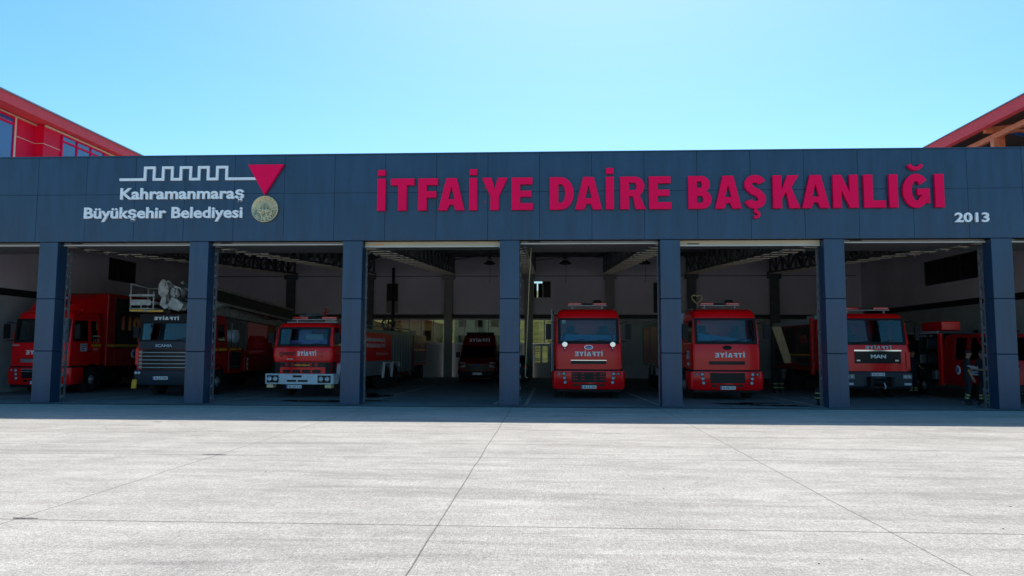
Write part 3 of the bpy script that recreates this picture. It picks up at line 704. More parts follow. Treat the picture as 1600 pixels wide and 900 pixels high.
def cab_shell(t, paint, secs_low, secs_top, depth, pill_x, y_b, hw_belt, hw_head, belt, head, yf_belt, yf_head, extra=None, glassmat="cab_glass", bow=.05, rear_glass=False):
    """lower body, roof and pillars as one mesh; windscreen and side panes as glass; seats and dash inside"""
    m = MB(); shell(m, secs_low); shell(m, secs_top)
    for s in (-1, 1):
        # A pillar, door pillar, rear corner
        xb, xh = s * hw_belt, s * hw_head
        m.hexa([(xb, yf_belt + bow + .02, belt - .02), (xb - s * .1, yf_belt + bow * .8, belt - .02), (xb - s * .1, yf_belt + bow + .1, belt - .02), (xb, yf_belt + bow + .16, belt - .02)],
               [(xh, yf_head + bow + .02, head + .02), (xh - s * .1, yf_head + bow * .8, head + .02), (xh - s * .1, yf_head + bow + .1, head + .02), (xh, yf_head + bow + .16, head + .02)])
        for y0, y1 in ((y_b, y_b + .14), (depth - .14, depth)):
            m.hexa([(xb, y0, belt - .02), (xb, y1, belt - .02), (xb - s * .06, y1, belt - .02), (xb - s * .06, y0, belt - .02)],
                   [(xh, y0, head + .02), (xh, y1, head + .02), (xh - s * .06, y1, head + .02), (xh - s * .06, y0, head + .02)])
    m.hexa([(-hw_belt, depth - .05, belt - .02), (hw_belt, depth - .05, belt - .02), (hw_belt, depth, belt - .02), (-hw_belt, depth, belt - .02)],
           [(-hw_head, depth - .05, head + .02), (hw_head, depth - .05, head + .02), (hw_head, depth, head + .02), (-hw_head, depth, head + .02)])
    if extra: extra(m)
    o = autosmooth(m.build("cab", paint, t))
    sf = lambda x, z: yf_belt + (yf_head - yf_belt) * (z - belt) / (head - belt) + bow * min(1.2, abs(x) / (hw_belt - .1)) ** 2
    m = MB(); wx = pill_x
    strip(m, sf, -wx, wx, belt + .005, head - .005, .0, 0, 12, 3, .008); m.build("windshield", glassmat, t)
    m = MB(); b = .055
    strip(m, sf, -wx - .04, wx + .04, belt - .05, belt + b, .010, 0, 12, 1); strip(m, sf, -wx - .04, wx + .04, head - b * .8, head + .03, .010, 0, 12, 1)
    strip(m, sf, -wx - .04, -wx + b, belt + b, head - b * .8, .010, 0, 2, 2); strip(m, sf, wx - b, wx + .04, belt + b, head - b * .8, .010, 0, 2, 2)
    m.build("windshield_surround", "black_plastic", t)
    for s in (-1, 1):
        m = MB(); xb, xh = s * (hw_belt - .025), s * (hw_head - .025)
        for y0, y1 in ((None, y_b), (y_b + .14, depth - .14)):
            ya, yh = (yf_belt + bow + .16, yf_head + bow + .16) if y0 is None else (y0, y0)
            if y1 - ya < .15: continue
            m.hexa([(xb, ya, belt), (xb, y1, belt), (xb - s * .01, y1, belt), (xb - s * .01, ya, belt)], [(xh, yh, head), (xh, y1, head), (xh - s * .01, y1, head), (xh - s * .01, yh, head)])
        m.build("side_window", glassmat, t)
    m = MB(); m.box(-hw_belt + .12, hw_belt - .12, yf_belt + .12, yf_belt + .55, belt - .1, belt + .06)
    m.tube([(-.55 + .21 * math.cos(a), yf_belt + .62 + .1 * math.sin(a), belt + .06 + .17 * math.sin(a)) for a in [k * math.tau / 16 for k in range(17)]], .016, 6)
    for x in (-.6, .6):
        m.box(x - .25, x + .25, yf_belt + 1.0, yf_belt + 1.12, belt - .3, belt + .38); m.box(x - .14, x + .14, yf_belt + 1.0, yf_belt + 1.1, belt + .40, belt + .62)
    m.build("interior", "seat_cloth", t, .03)
    return sf
def wipers(t, sf, belt, xs, ln=.62):
    m = MB()
    for x in xs:
        p = [(x, sf(x, belt) - .03, belt - .02), (x + ln * .5, sf(x + ln * .5, belt + .1) - .03, belt + .07), (x + ln, sf(x + ln, belt + .12) - .03, belt + .12)]
        m.tube(p, .009, 5)
    m.build("wiper", "black_plastic", t)
def door(t, s, x, pts, paint, hy, hz, th=.012):
    m = MB(); side_panel(m, x, pts, th, s); d = m.build("door", paint, t, .006)
    m = MB(); xa = x + s * (th + .0); m.box(min(xa, xa + s * .03), max(xa, xa + s * .03), hy - .09, hy + .09, hz - .02, hz + .02); m.build("handle", "black_plastic", d, .006)
    return d
def shutter(t, s, x, y0, y1, z0, z1, matn="shutter_dark", frame="red_dark_paint"):
    """roller shutter of a locker: ribbed slats in a slim frame"""
    m = MB(); z = z0; n = max(3, int((z1 - z0) / .07)); h = (z1 - z0) / n
    prof = []
    for i in range(n): prof += [(x + s * .004, z0 + i * h), (x + s * .016, z0 + (i + .25) * h), (x + s * .016, z0 + (i + .75) * h), (x + s * .004, z0 + (i + .97) * h)]
    prof += [(x + s * .004, z1), (x - s * .01, z1), (x - s * .01, z0)]
    m.loft([[(p[0], y, p[1]) for p in prof] for y in (y0, y1)], 0)
    m.box(min(x, x + s * .03), max(x, x + s * .03), y0 + .1, y1 - .1, z0 + .06, z0 + .085, 1)
    return m.build("shutter", [matn, "galvanised"], t)
def chassis(t, y0, y1, hw=.45):
    m = MB(); m.box(-hw, -hw + .12, y0, y1, .62, .88); m.box(hw - .12, hw, y0, y1, .62, .88); m.box(-.32, .32, y0, y0 + 1.4, .5, .95)
    y = y0 + 1.5
    while y < y1: m.box(-hw + .12, hw - .12, y, y + .1, .66, .82); y += 1.4
    m.box(-1.05, -.5, y0 + 2.2, y0 + 3.1, .45, .85); m.box(.5, 1.05, y0 + 2.2, y0 + 3.1, .45, .85)
    m.build("chassis", "black_plastic", t)
def axle(t, y, hw, r=.5, dual=False):
    for s in (-1, 1): wheel(t, s * hw, y, r, .3 if not dual else .56, s, dual)
    m = MB(); m.tube([(-hw + .15, y, r), (hw - .15, y, r)], .08, 8); m.build("axle_beam", "black_plastic", t)
def fender(t, s, x, y, r, wd=.34, z0=.5, matn="black_plastic", R1=None, a0=0, a1=180):
    m = MB(); r1 = r + .09; r2 = r + .13
    for ri, ro in ((r1, r2),):
        rings = []
        for k in range(15):
            a = R(a0 + (a1 - a0) * k / 14); c_, s_ = math.cos(a), math.sin(a)
            rings.append([(x, y + ri * c_, z0 + ri * s_), (x, y + ro * c_, z0 + ro * s_), (x - s * wd, y + ro * c_, z0 + ro * s_), (x - s * wd, y + ri * c_, z0 + ri * s_)])
        m.loft(rings)
    return m.build("fender", matn, t)

# ---- heavy truck with the flat red face (three of them stand in the bays)
def tall_cab_truck(name, label, X, Y, rz, plate_no, badge=True, spots=False, roof_bar=True, text_z=1.52, text_w=.98, shift=0., accent=True, paint="red_paint"):
    t = thing(name, label, "fire engine", (X, Y, 0), rz, "fire engines parked in the bays")
    belt, head = 2.0, 2.84
    low = [(1.06, 1.17, .0, 2.0, .05, .10), (1.5, 1.18, .0, 2.0, .05, .11), (1.8, 1.175, .015, 2.0, .05, .11), (2.0, 1.15, .05, 2.0, .05, .12)]
    top = [(2.82, 1.10, .17, 2.0, .05, .13), (2.9, 1.095, .19, 2.0, .05, .13), (3.06, 1.07, .24, 2.0, .06, .14), (3.15, 1.02, .33, 1.98, .07, .16), (3.2, .93, .47, 1.9, .08, .18), (3.215, .7, .7, 1.7, .08, .18)]
    sf = cab_shell(t, paint, low, top, 2.0, 1.04, 1.25, 1.15, 1.10, belt, head, .05, .17)
    wipers(t, sf, belt, (-.75, .05))
    # bumper that wraps back to the wheel arches
    m = MB(); shell(m, [(.36, 1.22, .0, .78, .07, .14), (.42, 1.27, -.05, .8, .08, .16), (.85, 1.285, -.06, .82, .08, .16), (1.0, 1.27, -.04, .82, .08, .15)])
    autosmooth(m.build("bumper", paint, t))
    m = MB(); shell(m, [(.98, 1.2, .0, .9, .06, .12), (1.075, 1.2, .0, .9, .06, .12)]); m.build("seam_band", "black_plastic", t)
    m = MB(); m.box(-1.15, 1.15, .1, .7, .26, .38); m.build("under_lip", "black_plastic", t, .02)
    bs = lambda x, z: -.055 + .08 * (abs(x) / 1.12) ** 2
    hs = lambda x, z: .0 + .05 * (abs(x) / 1.07) ** 2
    g = MB(); strip(g, bs, -.60, .60, .60, .96, .004, 0, 8, 1); strip(g, bs, -.55, -.36, .47, .55, .004, 0, 2, 1); strip(g, bs, -.31, .31, .47, .55, .004, 0, 4, 1); strip(g, bs, .36, .55, .47, .55, .004, 0, 2, 1)
    for k in range(3): strip(g, bs, -.57, .57, .66 + k * .1, .675 + k * .1, .02, 1, 8, 1, .02)
    if accent:
        for k in range(3):
            for x0, x1 in ((-.57, -.38), (-.26, -.16), (.16, .26), (.38, .57)): strip(g, bs, x0, x1, .685 + k * .1, .725 + k * .1, .018, 2, 1, 1, .012)
    g.build("grille", ["window_black", "black_plastic", "red_dark_paint"], t)
    g = MB(); strip(g, hs, -.62, .62, 1.24, 1.36, .004, 0, 8, 1)
    if badge: strip(g, hs, -.63, .63, 1.36, 1.385, .012, 1, 8, 1)
    g.build("upper_grille", ["window_black", "chrome"], t)
    for s in (-1, 1):
        m = MB()
        for x, z, r_ in ((.87, .90, .058), (.85, .75, .058), (.83, .60, .058), (1.04, .90, .038)):
            y = bs(x, z) - .006; round_lamp(m, s * x, y, z, r_, 0, .03); m.lathe([(r_ + .014, 0), (r_ + .014, -.012), (r_, -.014)], (s * x, y + .004, z), 'y', 16, 1)
        m.build("headlight", ["lamp_white", "black_plastic"], t)
        if spots:
            m = MB(); y = hs(.84, 1.9); m.lathe([(.05, 0), (.085, -.06), (.098, -.13), (.085, -.145), (0, -.15)], (s * .84, y - .02, 1.93), 'y', 20, 0); m.lathe([(.100, -.11), (.107, -.125), (.100, -.15), (.085, -.151)], (s * .84, y - .02, 1.93), 'y', 20, 1)
            m.tube([(s * .84, y - .05, 1.84), (s * .83, y + .0, 1.7)], .025, 6, 1); m.build("spot_lamp", ["lamp_white", "chrome"], t)
        mirror_arm(t, s, s * 1.13, .25, 2.05, 2.7)
        d = door(t, s, s * 1.174, [(.32, 1.14), (1.3, 1.14), (1.3, 1.96), (.28, 1.96)], paint, 1.15, 1.62)
        m = MB(); m.box(min(s * 1.0, s * 1.2), max(s * 1.0, s * 1.2), .84, .86, .5, 1.06); m.build("mud_flap", "black_plastic", t, .004); m = MB(); m.box(min(s * .8, s * 1.19), max(s * .8, s * 1.19), 1.98, 2.3, .55, 1.1); m.build("step", "black_plastic", t, .01)
        fender(t, s, s * 1.2, 1.42, .5)
    chassis(t, .3, 7.6)
    axle(t, 1.42, 1.19)
    if roof_bar: light_bar(t, -.72, .72, .95, 3.33)
    m = MB()
    m.box(-1.0, -.97, .9, 1.5, 3.2, 3.24); m.box(.97, 1.0, .9, 1.5, 3.2, 3.24); m.build("roof_rail", "galvanised", t)
    block_text("lettering", "İTFAİYE", "ink_white", t, (shift, -.012, text_z), text_w, .155, mirror=True)
    m = MB(); m.lathe([(.15, 0), (.15, -.014), (.14, -.02), (0, -.02)], (0, 0, 0), 'y', 28)
    m.v = [(x + .0 + shift * .2, y - .004, z * .5 + 1.83) for x, y, z in m.v]; b = m.build("badge", "blue_badge" if badge else "black_plastic", t)
    if badge:
        m = MB(); rings = []
        for k in range(29):
            a = k * math.tau / 28; rings.append([(.15 * math.cos(a), -.026, 1.83 + .075 * math.sin(a)), (.137 * math.cos(a), -.026, 1.83 + .065 * math.sin(a)), (.137 * math.cos(a), -.02, 1.83 + .065 * math.sin(a)), (.15 * math.cos(a), -.02, 1.83 + .075 * math.sin(a))])
        m.loft(rings, 0, False); m.build("badge_ring", "chrome", b)
        text("badge_script", "Ford", "ink_white", b, (0, -.024, 1.80), width=.19, height=.065, depth=.004, bold=.01)
    plate(t, .0, -.062, .385, plate_no)
    return t
def tank_body(t, hw, y0, y1, z0, z1, side, frame, rail=True, panels=3):
    """tanker or locker body: framed box, side panels, roof rails and a rear ladder"""
    m = MB(); m.box(-hw + .03, hw - .03, y0, y1, z0, z1 - .04); m.build("body", side, t, .03)
    m = MB()
    for s in (-1, 1):
        x = s * hw
        for y in [y0 + i * (y1 - y0) / panels for i in range(panels + 1)]: m.box(min(x, x - s * .05), max(x, x - s * .05), y - .04, y + .04, z0, z1)
        m.box(min(x, x - s * .06), max(x, x - s * .06), y0, y1, z1 - .16, z1 + .002); m.box(min(x, x - s * .06), max(x, x - s * .06), y0, y1, z0 - .05, z0 + .04)
    m.build("body_frame", frame, t, .01)
    if rail:
        m = MB()
        for s in (-1, 1):
            m.tube([(s * (hw - .06), y0 + .1, z1), (s * (hw - .06), y0 + .1, z1 + .16), (s * (hw - .06), y1 - .1, z1 + .16), (s * (hw - .06), y1 - .1, z1)], .02, 6)
            y = y0 + 1
            while y < y1 - .4: m.tube([(s * (hw - .06), y, z1), (s * (hw - .06), y, z1 + .16)], .014, 6); y += 1
        m.build("roof_rail", "galvanised", t)
def band(t, s, x, y0, y1, z, h=.11):
    m = MB(); m.box(min(x, x + s * .006), max(x, x + s * .006), y0, y1, z, z + h); m.build("reflective_band", "yellow_band", t)
def sticker(t, s, x, y, z, w_=.42, h=.3):
    m = MB(); m.box(min(x, x + s * .004), max(x, x + s * .004), y - w_ / 2, y + w_ / 2, z, z + h); o = m.build("sticker", "sticker", t)
    m = MB()
    for k in range(3): m.box(min(x + s * .004, x + s * .006), max(x + s * .004, x + s * .006), y - w_ * .42, y + w_ * (.2 if k else .05), z + .06 + k * .08, z + .09 + k * .08, 0)
    m.prism([(y + w_ * .28, z + h * .85), (y + w_ * .45, z + h * .85), (y + w_ * .365, z + h * .5)], min(x + s * .004, x + s * .006), max(x + s * .004, x + s * .006), 'x', 1)
    m.build("sticker_print", ["blue_badge", "lamp_red"], o)
def seal(t, s, x, y, z, r=.17):
    m = MB(); m.lathe([(r, 0), (r, s * .005), (0, s * .005)], (x, y, z), 'x', 28); o = m.build("round_emblem", "ink_white", t)
    m = MB()
    for k in range(10):
        a = k * math.tau / 10; m.beam((x + s * .006, y + r * .55 * math.cos(a), z + r * .55 * math.sin(a)), (x + s * .006, y + r * .85 * math.cos(a), z + r * .85 * math.sin(a)), .03, .004)
    m.lathe([(r * .45, s * .005), (r * .42, s * .009), (0, s * .009)], (x, y, z), 'x', 18); m.build("emblem_print", "blue_badge", o)

# ---- the red engine with two round spot lamps, in the middle bay
t5 = tall_cab_truck("fire_engine", "middle red fire engine with two white spot lamps below its windscreen", 2.63, 26.0, 0, "46 LZ 496", True, True)
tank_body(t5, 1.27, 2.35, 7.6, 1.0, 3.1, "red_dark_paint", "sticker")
axle(t5, 6.0, 1.22, .5, True)
m = MB(); m.hexa([(-.86, .42, 2.07), (.86, .42, 2.07), (.86, .46, 2.07), (-.86, .46, 2.07)], [(-.82, .34, 2.30), (.8, .34, 2.26), (.8, .38, 2.26), (-.82, .38, 2.30)]); m.build("sun_shade", "blue_cloth", t5)
m = MB(); m.box(.9, 1.03, .32, .36, 2.07, 2.26); m.box(-1.03, -.92, .32, .36, 2.07, 2.22); m.build("sun_shade", "blue_cloth", t5)
m = MB(); m.box(-.92, -.79, .19, .195, 2.66, 2.79); m.build("windshield_sticker", "sticker", t5)
m = MB()
for y in (2.25, 2.6):
    m.tube([(-1.29, y, .9), (-1.29, y, 3.3)], .02, 6)
for k in range(8): m.tube([(-1.29, 2.25, 1.05 + k * .28), (-1.29, 2.6, 1.05 + k * .28)], .014, 6)
m.build("side_ladder", "white_paint", t5)
# ---- the red engine with the heart on its roof
t6 = tall_cab_truck("fire_engine", "red fire engine with a wire heart on its roof, right of the middle bay", 7.42, 25.9, 1.0, "46 PN 755", False, False, accent=False, text_z=1.49, text_w=1.02, shift=.1)
tank_body(t6, 1.25, 2.5, 11.4, 1.05, 2.95, "red_paint", "grey_paint", True, 4)
axle(t6, 8.1, 1.22, .5, True); axle(t6, 9.4, 1.22, .5, True)
for y in (8.1, 9.4): fender(t6, -1, -1.25, y, .5, .5, .5, "white_frame", None, 10, 170)
m = MB(); m.hexa([(-.92, .40, 2.06), (.5, .40, 2.06), (.5, .44, 2.06), (-.92, .44, 2.06)], [(-.9, .3, 2.34), (.45, .34, 2.14), (.45, .38, 2.14), (-.9, .34, 2.34)]); m.box(.62, .98, .36, .44, 2.06, 2.13); m.build("sun_shade", "blue_cloth", t6)
m = MB(); m.lathe([(.06, 0), (.06, -.006), (0, -.006)], (-.92, .165, 2.72), 'y', 14); m.build("windshield_sticker", "lamp_red", t6)
m = MB()
hp = [(.19 * math.sin(a) ** 3, (.155 * math.cos(a) - .06 * math.cos(2 * a) - .025 * math.cos(3 * a))) for a in [k * math.tau / 24 for k in range(25)]]
m.tube([(-.72 + x, 1.25, 3.62 + z) for x, z in hp], .018, 6); m.tube([(-.72, 1.25, 3.18), (-.72, 1.25, 3.46)], .014, 6); m.tube([(-.70, 1.25, 3.72), (-.76, 1.25, 3.88)], .008, 5)
m.build("heart_ornament", "rope_tan", t6)
m = MB(); m.box(-1.2, -.98, 2.2, 2.5, 2.55, 3.15); m.build("cab_fairing", "sticker", t6, .03)
sticker(t6, -1, -1.188, .78, 1.42)
m = MB(); m.lathe([(.08, 0), (.09, -.03), (.05, -.07), (0, -.07)], (-1.2, .55, 1.25), 'x', 14); m.build("side_lamp", "lamp_white", t6)
# ---- far left engine with the high box body
t1 = tall_cab_truck("fire_engine", "red fire engine with a high box body and dark side shutter, in the leftmost bay", -18.15, 27.0, 0, "46 LV 112", False, False, accent=False, text_z=1.5, text_w=1.0, roof_bar=True)
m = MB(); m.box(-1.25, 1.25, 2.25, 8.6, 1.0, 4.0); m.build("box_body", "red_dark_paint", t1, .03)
m = MB(); m.loft([[(-1.15, 2.25, 3.15), (1.15, 2.25, 3.15), (1.2, 2.25, 3.97), (-1.2, 2.25, 3.97)], [(-1.08, 1.6, 3.15), (1.08, 1.6, 3.15), (1.12, 1.6, 3.9), (-1.12, 1.6, 3.9)],
      [(-1.0, .95, 3.15), (1.0, .95, 3.15), (1.0, .95, 3.5), (-1.0, .95, 3.5)], [(-.9, .6, 3.15), (.9, .6, 3.15), (.9, .6, 3.22), (-.9, .6, 3.22)]]); autosmooth(m.build("roof_deflector", "red_paint", t1), 50)
for s in (-1, 1):
    shutter(t1, s, s * 1.25, 2.75, 5.4, 1.75, 3.85); shutter(t1, s, s * 1.25, 5.6, 8.3, 1.75, 3.85)
    m = MB(); m.box(min(s * 1.245, s * 1.262), max(s * 1.245, s * 1.262), 2.8, 5.4, 1.05, 1.6); m.build("locker_flap", "red_dark_paint", t1, .01)
x = 1.19
text("lettering", "112", "sticker", t1, (x, 1.62, 1.98), height=.14, width=.34, face='right', bold=.01)
m = MB(); m.box(x, x + .006, 1.38, 1.86, 2.2, 2.25); m.build("name_stripe", "sticker", t1)
m = MB(); m.prism([(1.62, 2.86), (1.54, 2.62), (1.58, 2.46), (1.66, 2.46), (1.70, 2.62)], x, x + .006, 'x'); m.build("flame_emblem", "gold_relief", t1)
band(t1, 1, 1.185, 1.32, 1.98, 1.80); band(t1, 1, 1.251, 2.3, 2.72, 1.80); band(t1, 1, 1.268, 2.78, 5.4, 1.80)
text("lettering", "110", "lamp_red", t1, (1.268, 3.9, 2.55), height=.55, width=1.4, face='right', bold=.06)
text("lettering", "İTFAİYE", "sticker", t1, (x, 1.62, 1.66), height=.08, width=.3, face='right', bold=.01)
sticker(t1, 1, 1.19, .86, 1.62); seal(t1, 1, 1.268, 4.2, 1.5, .2)
axle(t1, 6.2, 1.22, .5, True)
m = MB(); strip(m, lambda x_, z: .0 + .05 * (abs(x_) / 1.07) ** 2, -.7, -.1, 1.2, 1.33, .02, 0, 4, 1); m.build("name_plate", "galvanised", t1)
text("lettering", "itfaiye", "sticker", t1, (-.93, -.0, 1.83), height=.07, width=.3)
m = MB()
for k in range(2): m.box(-.6, .6, -.09, -.07, .84 + k * .08, .875 + k * .08)
m.build("grille_bar", "galvanised", t1, .006)

# ---- older round faced truck with the white bumper and grey tank
t3 = thing("tanker_truck", "old red truck with a white bumper and a long grey tank body", "fire engine", (-7.62, 25.9, 0), -3.5, "fire engines parked in the bays")
low = [(.80, 1.06, .03, 1.75, .10, .12), (1.05, 1.08, .03, 1.75, .10, .13), (1.28, 1.09, .02, 1.75, .10, .14), (1.30, 1.12, -.05, 1.75, .11, .16), (1.55, 1.15, -.07, 1.75, .11, .18), (1.78, 1.14, -.03, 1.75, .11, .17), (1.85, 1.10, .06, 1.75, .10, .15)]
top = [(2.5, 1.03, .19, 1.75, .09, .15), (2.58, 1.01, .21, 1.75, .09, .16), (2.66, .96, .29, 1.7, .09, .18), (2.70, .84, .42, 1.6, .09, .2)]
sf = cab_shell(t3, "red_paint", low, top, 1.75, .94, 1.15, 1.10, 1.03, 1.86, 2.5, .06, .19, bow=.10)
wipers(t3, sf, 1.86, (-.5, .2), .5)
m = MB(); m.loft([[(x_, y, z) for x_, y in plan(1.27, -.28, .35, .08, .08)] for z in (.5, .86)], 0, True); autosmooth(m.build("bumper", "bumper_white", t3))
bs = lambda x_, z: -.28 + .08 * (abs(x_) / 1.19) ** 2
m = MB(); strip(m, bs, -.18, .14, .74, .81, .003, 0, 2, 1); strip(m, bs, -.40, -.06, .58, .65, .003, 0, 2, 1); strip(m, bs, .0, .36, .58, .65, .003, 0, 2, 1); m.build("bumper_slot", "window_black", t3)
for s in (-1, 1):
    m = MB(); strip(m, bs, min(s * 1.17, s * .72), max(s * 1.17, s * .72), .55, .81, .004, 0, 3, 1, .02)
    for x_ in (1.06, .84): round_lamp(m, s * x_, bs(x_, .68) - .024, .68, .09, 1, .04)
    m.build("headlight", ["window_black", "lamp_white"], t3)
    m = MB(); m.box(min(s * .95, s * 1.2), max(s * .95, s * 1.2), -.18, .1, .36, .49); m.build("tow_bracket", "plywood", t3, .02)
    m = MB(); side_panel(m, s * 1.10, [(.12, .85), (.52, .85), (.52, 1.28), (.12, 1.28)], .012, s); strip(m, lambda x_, z: .03 + .10 * (abs(x_) / .95) ** 2, min(s * .86, s * 1.04), max(s * .86, s * 1.04), .86, 1.26, .02, 0, 2, 1); m.build("corner_grille", "black_plastic", t3)
    d = door(t3, s, s * 1.135, [(.25, 1.3), (1.15, 1.3), (1.15, 1.82), (.25, 1.82)], "red_paint", 1.0, 1.62)
    m = MB(); m.loft([[(s * 1.2, .5, .55), (s * .9, .5, .55), (s * .9, .56, .55), (s * 1.2, .56, .55)], [(s * 1.2, .72, 1.2), (s * .9, .72, 1.2), (s * .9, .80, 1.2), (s * 1.2, .80, 1.2)], [(s * 1.2, 1.1, 1.32), (s * .9, 1.1, 1.32), (s * .9, 1.1, 1.26), (s * 1.2, 1.1, 1.26)], [(s * 1.2, 1.75, 1.2), (s * .9, 1.75, 1.2), (s * .9, 1.75, 1.14), (s * 1.2, 1.75, 1.14)]]); m.build("fender", "bumper_white", t3)
    mirror_arm(t3, s, s * 1.04, .35, 1.9, 2.35, .2)
gs = lambda x_, z: .03 + .10 * (abs(x_) / .95) ** 2
m = MB(); strip(m, gs, -.95, .92, 1.09, 1.27, .006, 0, 8, 1)
for k in range(6): strip(m, gs, -.62 + k * .22, -.50 + k * .22, 1.12, 1.24, .02, 1, 1, 1)
strip(m, gs, -.25, .3, 1.15, 1.18, .034, 2, 3, 1)
for k in range(4): strip(m, gs, -.72 + k * .37, -.42 + k * .37, .88, 1.0, .006, 0, 2, 1)
m.build("grille", ["window_black", "red_dark_paint", "yellow_band"], t3)
hs = lambda x_, z: -.075 + .11 * (abs(x_) / 1.0) ** 2
block_text("lettering", "İTFAİYE", "ink_white", t3, (.22, -.080, 1.50), .70, .15, mirror=True)
text("maker_lettering", "DODGE", "ink_black", t3, (-.50, -.082, 1.52), width=.58, height=.11, bold=.03)
m = MB(); strip(m, hs, -.52, -.28, 1.36, 1.40, .004, 0, 2, 1); m.build("maker_badge", "chrome", t3)
m = MB()
for s in (-1, 1):
    for z in (1.45, 1.6): strip(m, hs, min(s * .74, s * .77), max(s * .74, s * .77), z, z + .05, .004, 0, 1, 1)
m.build("hood_catch", "ink_black", t3)
plate(t3, -.15, -.24, .355, "46 DE 521", .56)
m = MB(); m.box(-.05, .62, .45, .8, 1.92, 2.28); m.build("cardboard_box", "sticker", t3, .03)
m = MB(); m.hexa([(-.6, .34, 1.92), (.85, .34, 1.92), (.85, .4, 1.92), (-.6, .4, 1.92)], [(-.55, .36, 2.06), (.85, .36, 2.1), (.85, .42, 2.1), (-.55, .42, 2.06)]); m.box(-.5, .0, .85, .9, 1.92, 2.42); m.build("windshield_reflection", "reflection_purple", t3)  # windscreen reflection put in as purple sheets behind the glass
m = MB(); m.lathe([(.055, 0), (.055, -.006), (0, -.006)], (-.84, .262, 2.40), 'y', 14); m.build("windshield_sticker", "lamp_red", t3)
m = MB(); pts = [(.6 + .3 * math.cos(k * math.tau / 20), 9.0, 2.95 + .3 * math.sin(k * math.tau / 20)) for k in range(21)]; m.tube(pts, .05, 8); m.tube([(.3, 9, 2.95), (.9, 9, 2.95)], .03, 6); m.tube([(.6, 9, 2.6), (.6, 9, 3.25)], .03, 6); m.build('reel_wheel', 'dark_steel', t3)
light_bar(t3, -.66, 1.05, .75, 2.80, "lamp_red", False)
m = MB(); m.box(-.85, 1.05, .62, .9, 2.705, 2.735); m.build("roof_rail", "galvanised", t3)
m = MB(); m.tube([(.1, 1.9, 2.7), (.1, 1.9, 3.1)], .06, 8, 0); m.tube([(.1, 1.95, 3.02), (-.05, 1.6, 3.05), (-.3, 1.2, 2.98), (-.42, 1.0, 2.93)], [.07, .06, .05, .045], 8, 1); m.lathe([(.1, -.08), (.1, .08)], (-.42, 1.0, 2.92), 'z', 10, 1); m.tube([(.1, 1.9, 3.1), (.16, 1.88, 3.24), (.08, 1.9, 3.3)], .035, 6, 0); m.tube([(.0, 1.9, 3.14), (.26, 1.9, 3.16)], .025, 6, 0)
m.build("water_cannon", ["hose_red", "grey_paint"], t3)
m = MB(); m.box(.3, .72, 1.4, 1.7, 2.75, 2.9); m.build("roof_locker", "beige_steel", t3, .01)
m = MB(); m.box(-1.22, 1.22, 2.0, 11.4, .62, 2.58); m.build("tank_body", "grey_paint", t3, .06)
for s in (-1, 1):
    m = MB(); side_panel(m, s * 1.22, [(2.75, 1.25), (7.3, 1.25), (7.3, 2.42), (2.75, 2.42)], .012, s); p = m.build("side_panel", "red_paint", t3)
    f = 'right' if s > 0 else 'left'
    text("lettering", "KAHRAMANMARAŞ", "sticker", p, (s * 1.233, 4.9, 2.06), height=.16, width=2.9, face=f, bold=.025)
    text("lettering", "BÜYÜKŞEHİR BELEDİYESİ", "sticker", p, (s * 1.233, 4.9, 1.82), height=.15, width=2.9, face=f, bold=.02)
    text("lettering", "İTFAİYE", "sticker", p, (s * 1.233, 5.9, 1.48), height=.1, width=1.8, face=f, bold=.015)
    m = MB()
    for k in range(7): m.box(min(s * 1.215, s * 1.24), max(s * 1.215, s * 1.24), 7.7 + k * .5, 7.75 + k * .5, .7, 2.5)
    m.box(min(s * 1.215, s * 1.245), max(s * 1.215, s * 1.245), 2.0, 11.4, 2.44, 2.56); m.build("body_rib", "grey_paint", t3)
    for y in (6.6, 7.95):
        m = MB(); pts = [(y - .72, .5), (y - .52, 1.14), (y + .5, 1.14), (y + .58, .95)]
        for (ya, za), (yb, zb) in zip(pts, pts[1:]): m.beam((s * 1.28, ya, za), (s * 1.28, yb, zb), .1, .06)
        m.build("mudguard", "white_frame", t3)
chassis(t3, .3, 11.2); axle(t3, 1.3, 1.12, .48); axle(t3, 6.6, 1.27, .5, True); axle(t3, 7.95, 1.27, .5, True)
m = MB()
for s in (-1, 1): m.tube([(s * 1.1, 2.2, 2.58), (s * 1.1, 2.2, 2.72), (s * 1.1, 11.2, 2.72), (s * 1.1, 11.2, 2.58)], .02, 6)
m.build("tank_rail", "galvanised", t3)
# ---- grey faced ladder platform truck behind the second pillar
t2 = thing("platform_truck", "grey faced fire truck carrying a long lift boom and basket over its cab", "fire engine", (-12.62, 26.0, 0), 0, "fire engines parked in the bays")
low = [(.95, 1.2, .0, 2.3, .05, .12), (1.4, 1.22, .0, 2.3, .05, .13), (1.8, 1.22, .02, 2.3, .05, .13), (2.0, 1.2, .05, 2.3, .05, .14)]
top = [(2.68, 1.15, .14, 2.3, .05, .14), (2.9, 1.13, .17, 2.3, .05, .15), (2.99, 1.1, .24, 2.3, .06, .16), (3.03, 1.0, .4, 2.2, .06, .18)]
sf = cab_shell(t2, "red_dark_paint", low, top, 2.3, 1.08, 1.35, 1.2, 1.15, 2.0, 2.70, .05, .14)
wipers(t2, sf, 2.0, (-.8, .05))
vs_ = lambda x, z: .14 + .05 * (abs(x) / 1.05) ** 2
m = MB(); strip(m, vs_, -1.14, 1.14, 2.70, 3.0, .04, 0, 10, 1, .04); m.build("sun_visor", "black_plastic", t2)
block_text("lettering", "İTFAİYE", "ink_white", t2, (-.10, .053, 2.78), .92, .115, mirror=True)
fs_ = lambda x, z: .0 + .05 * (abs(x) / 1.1) ** 2
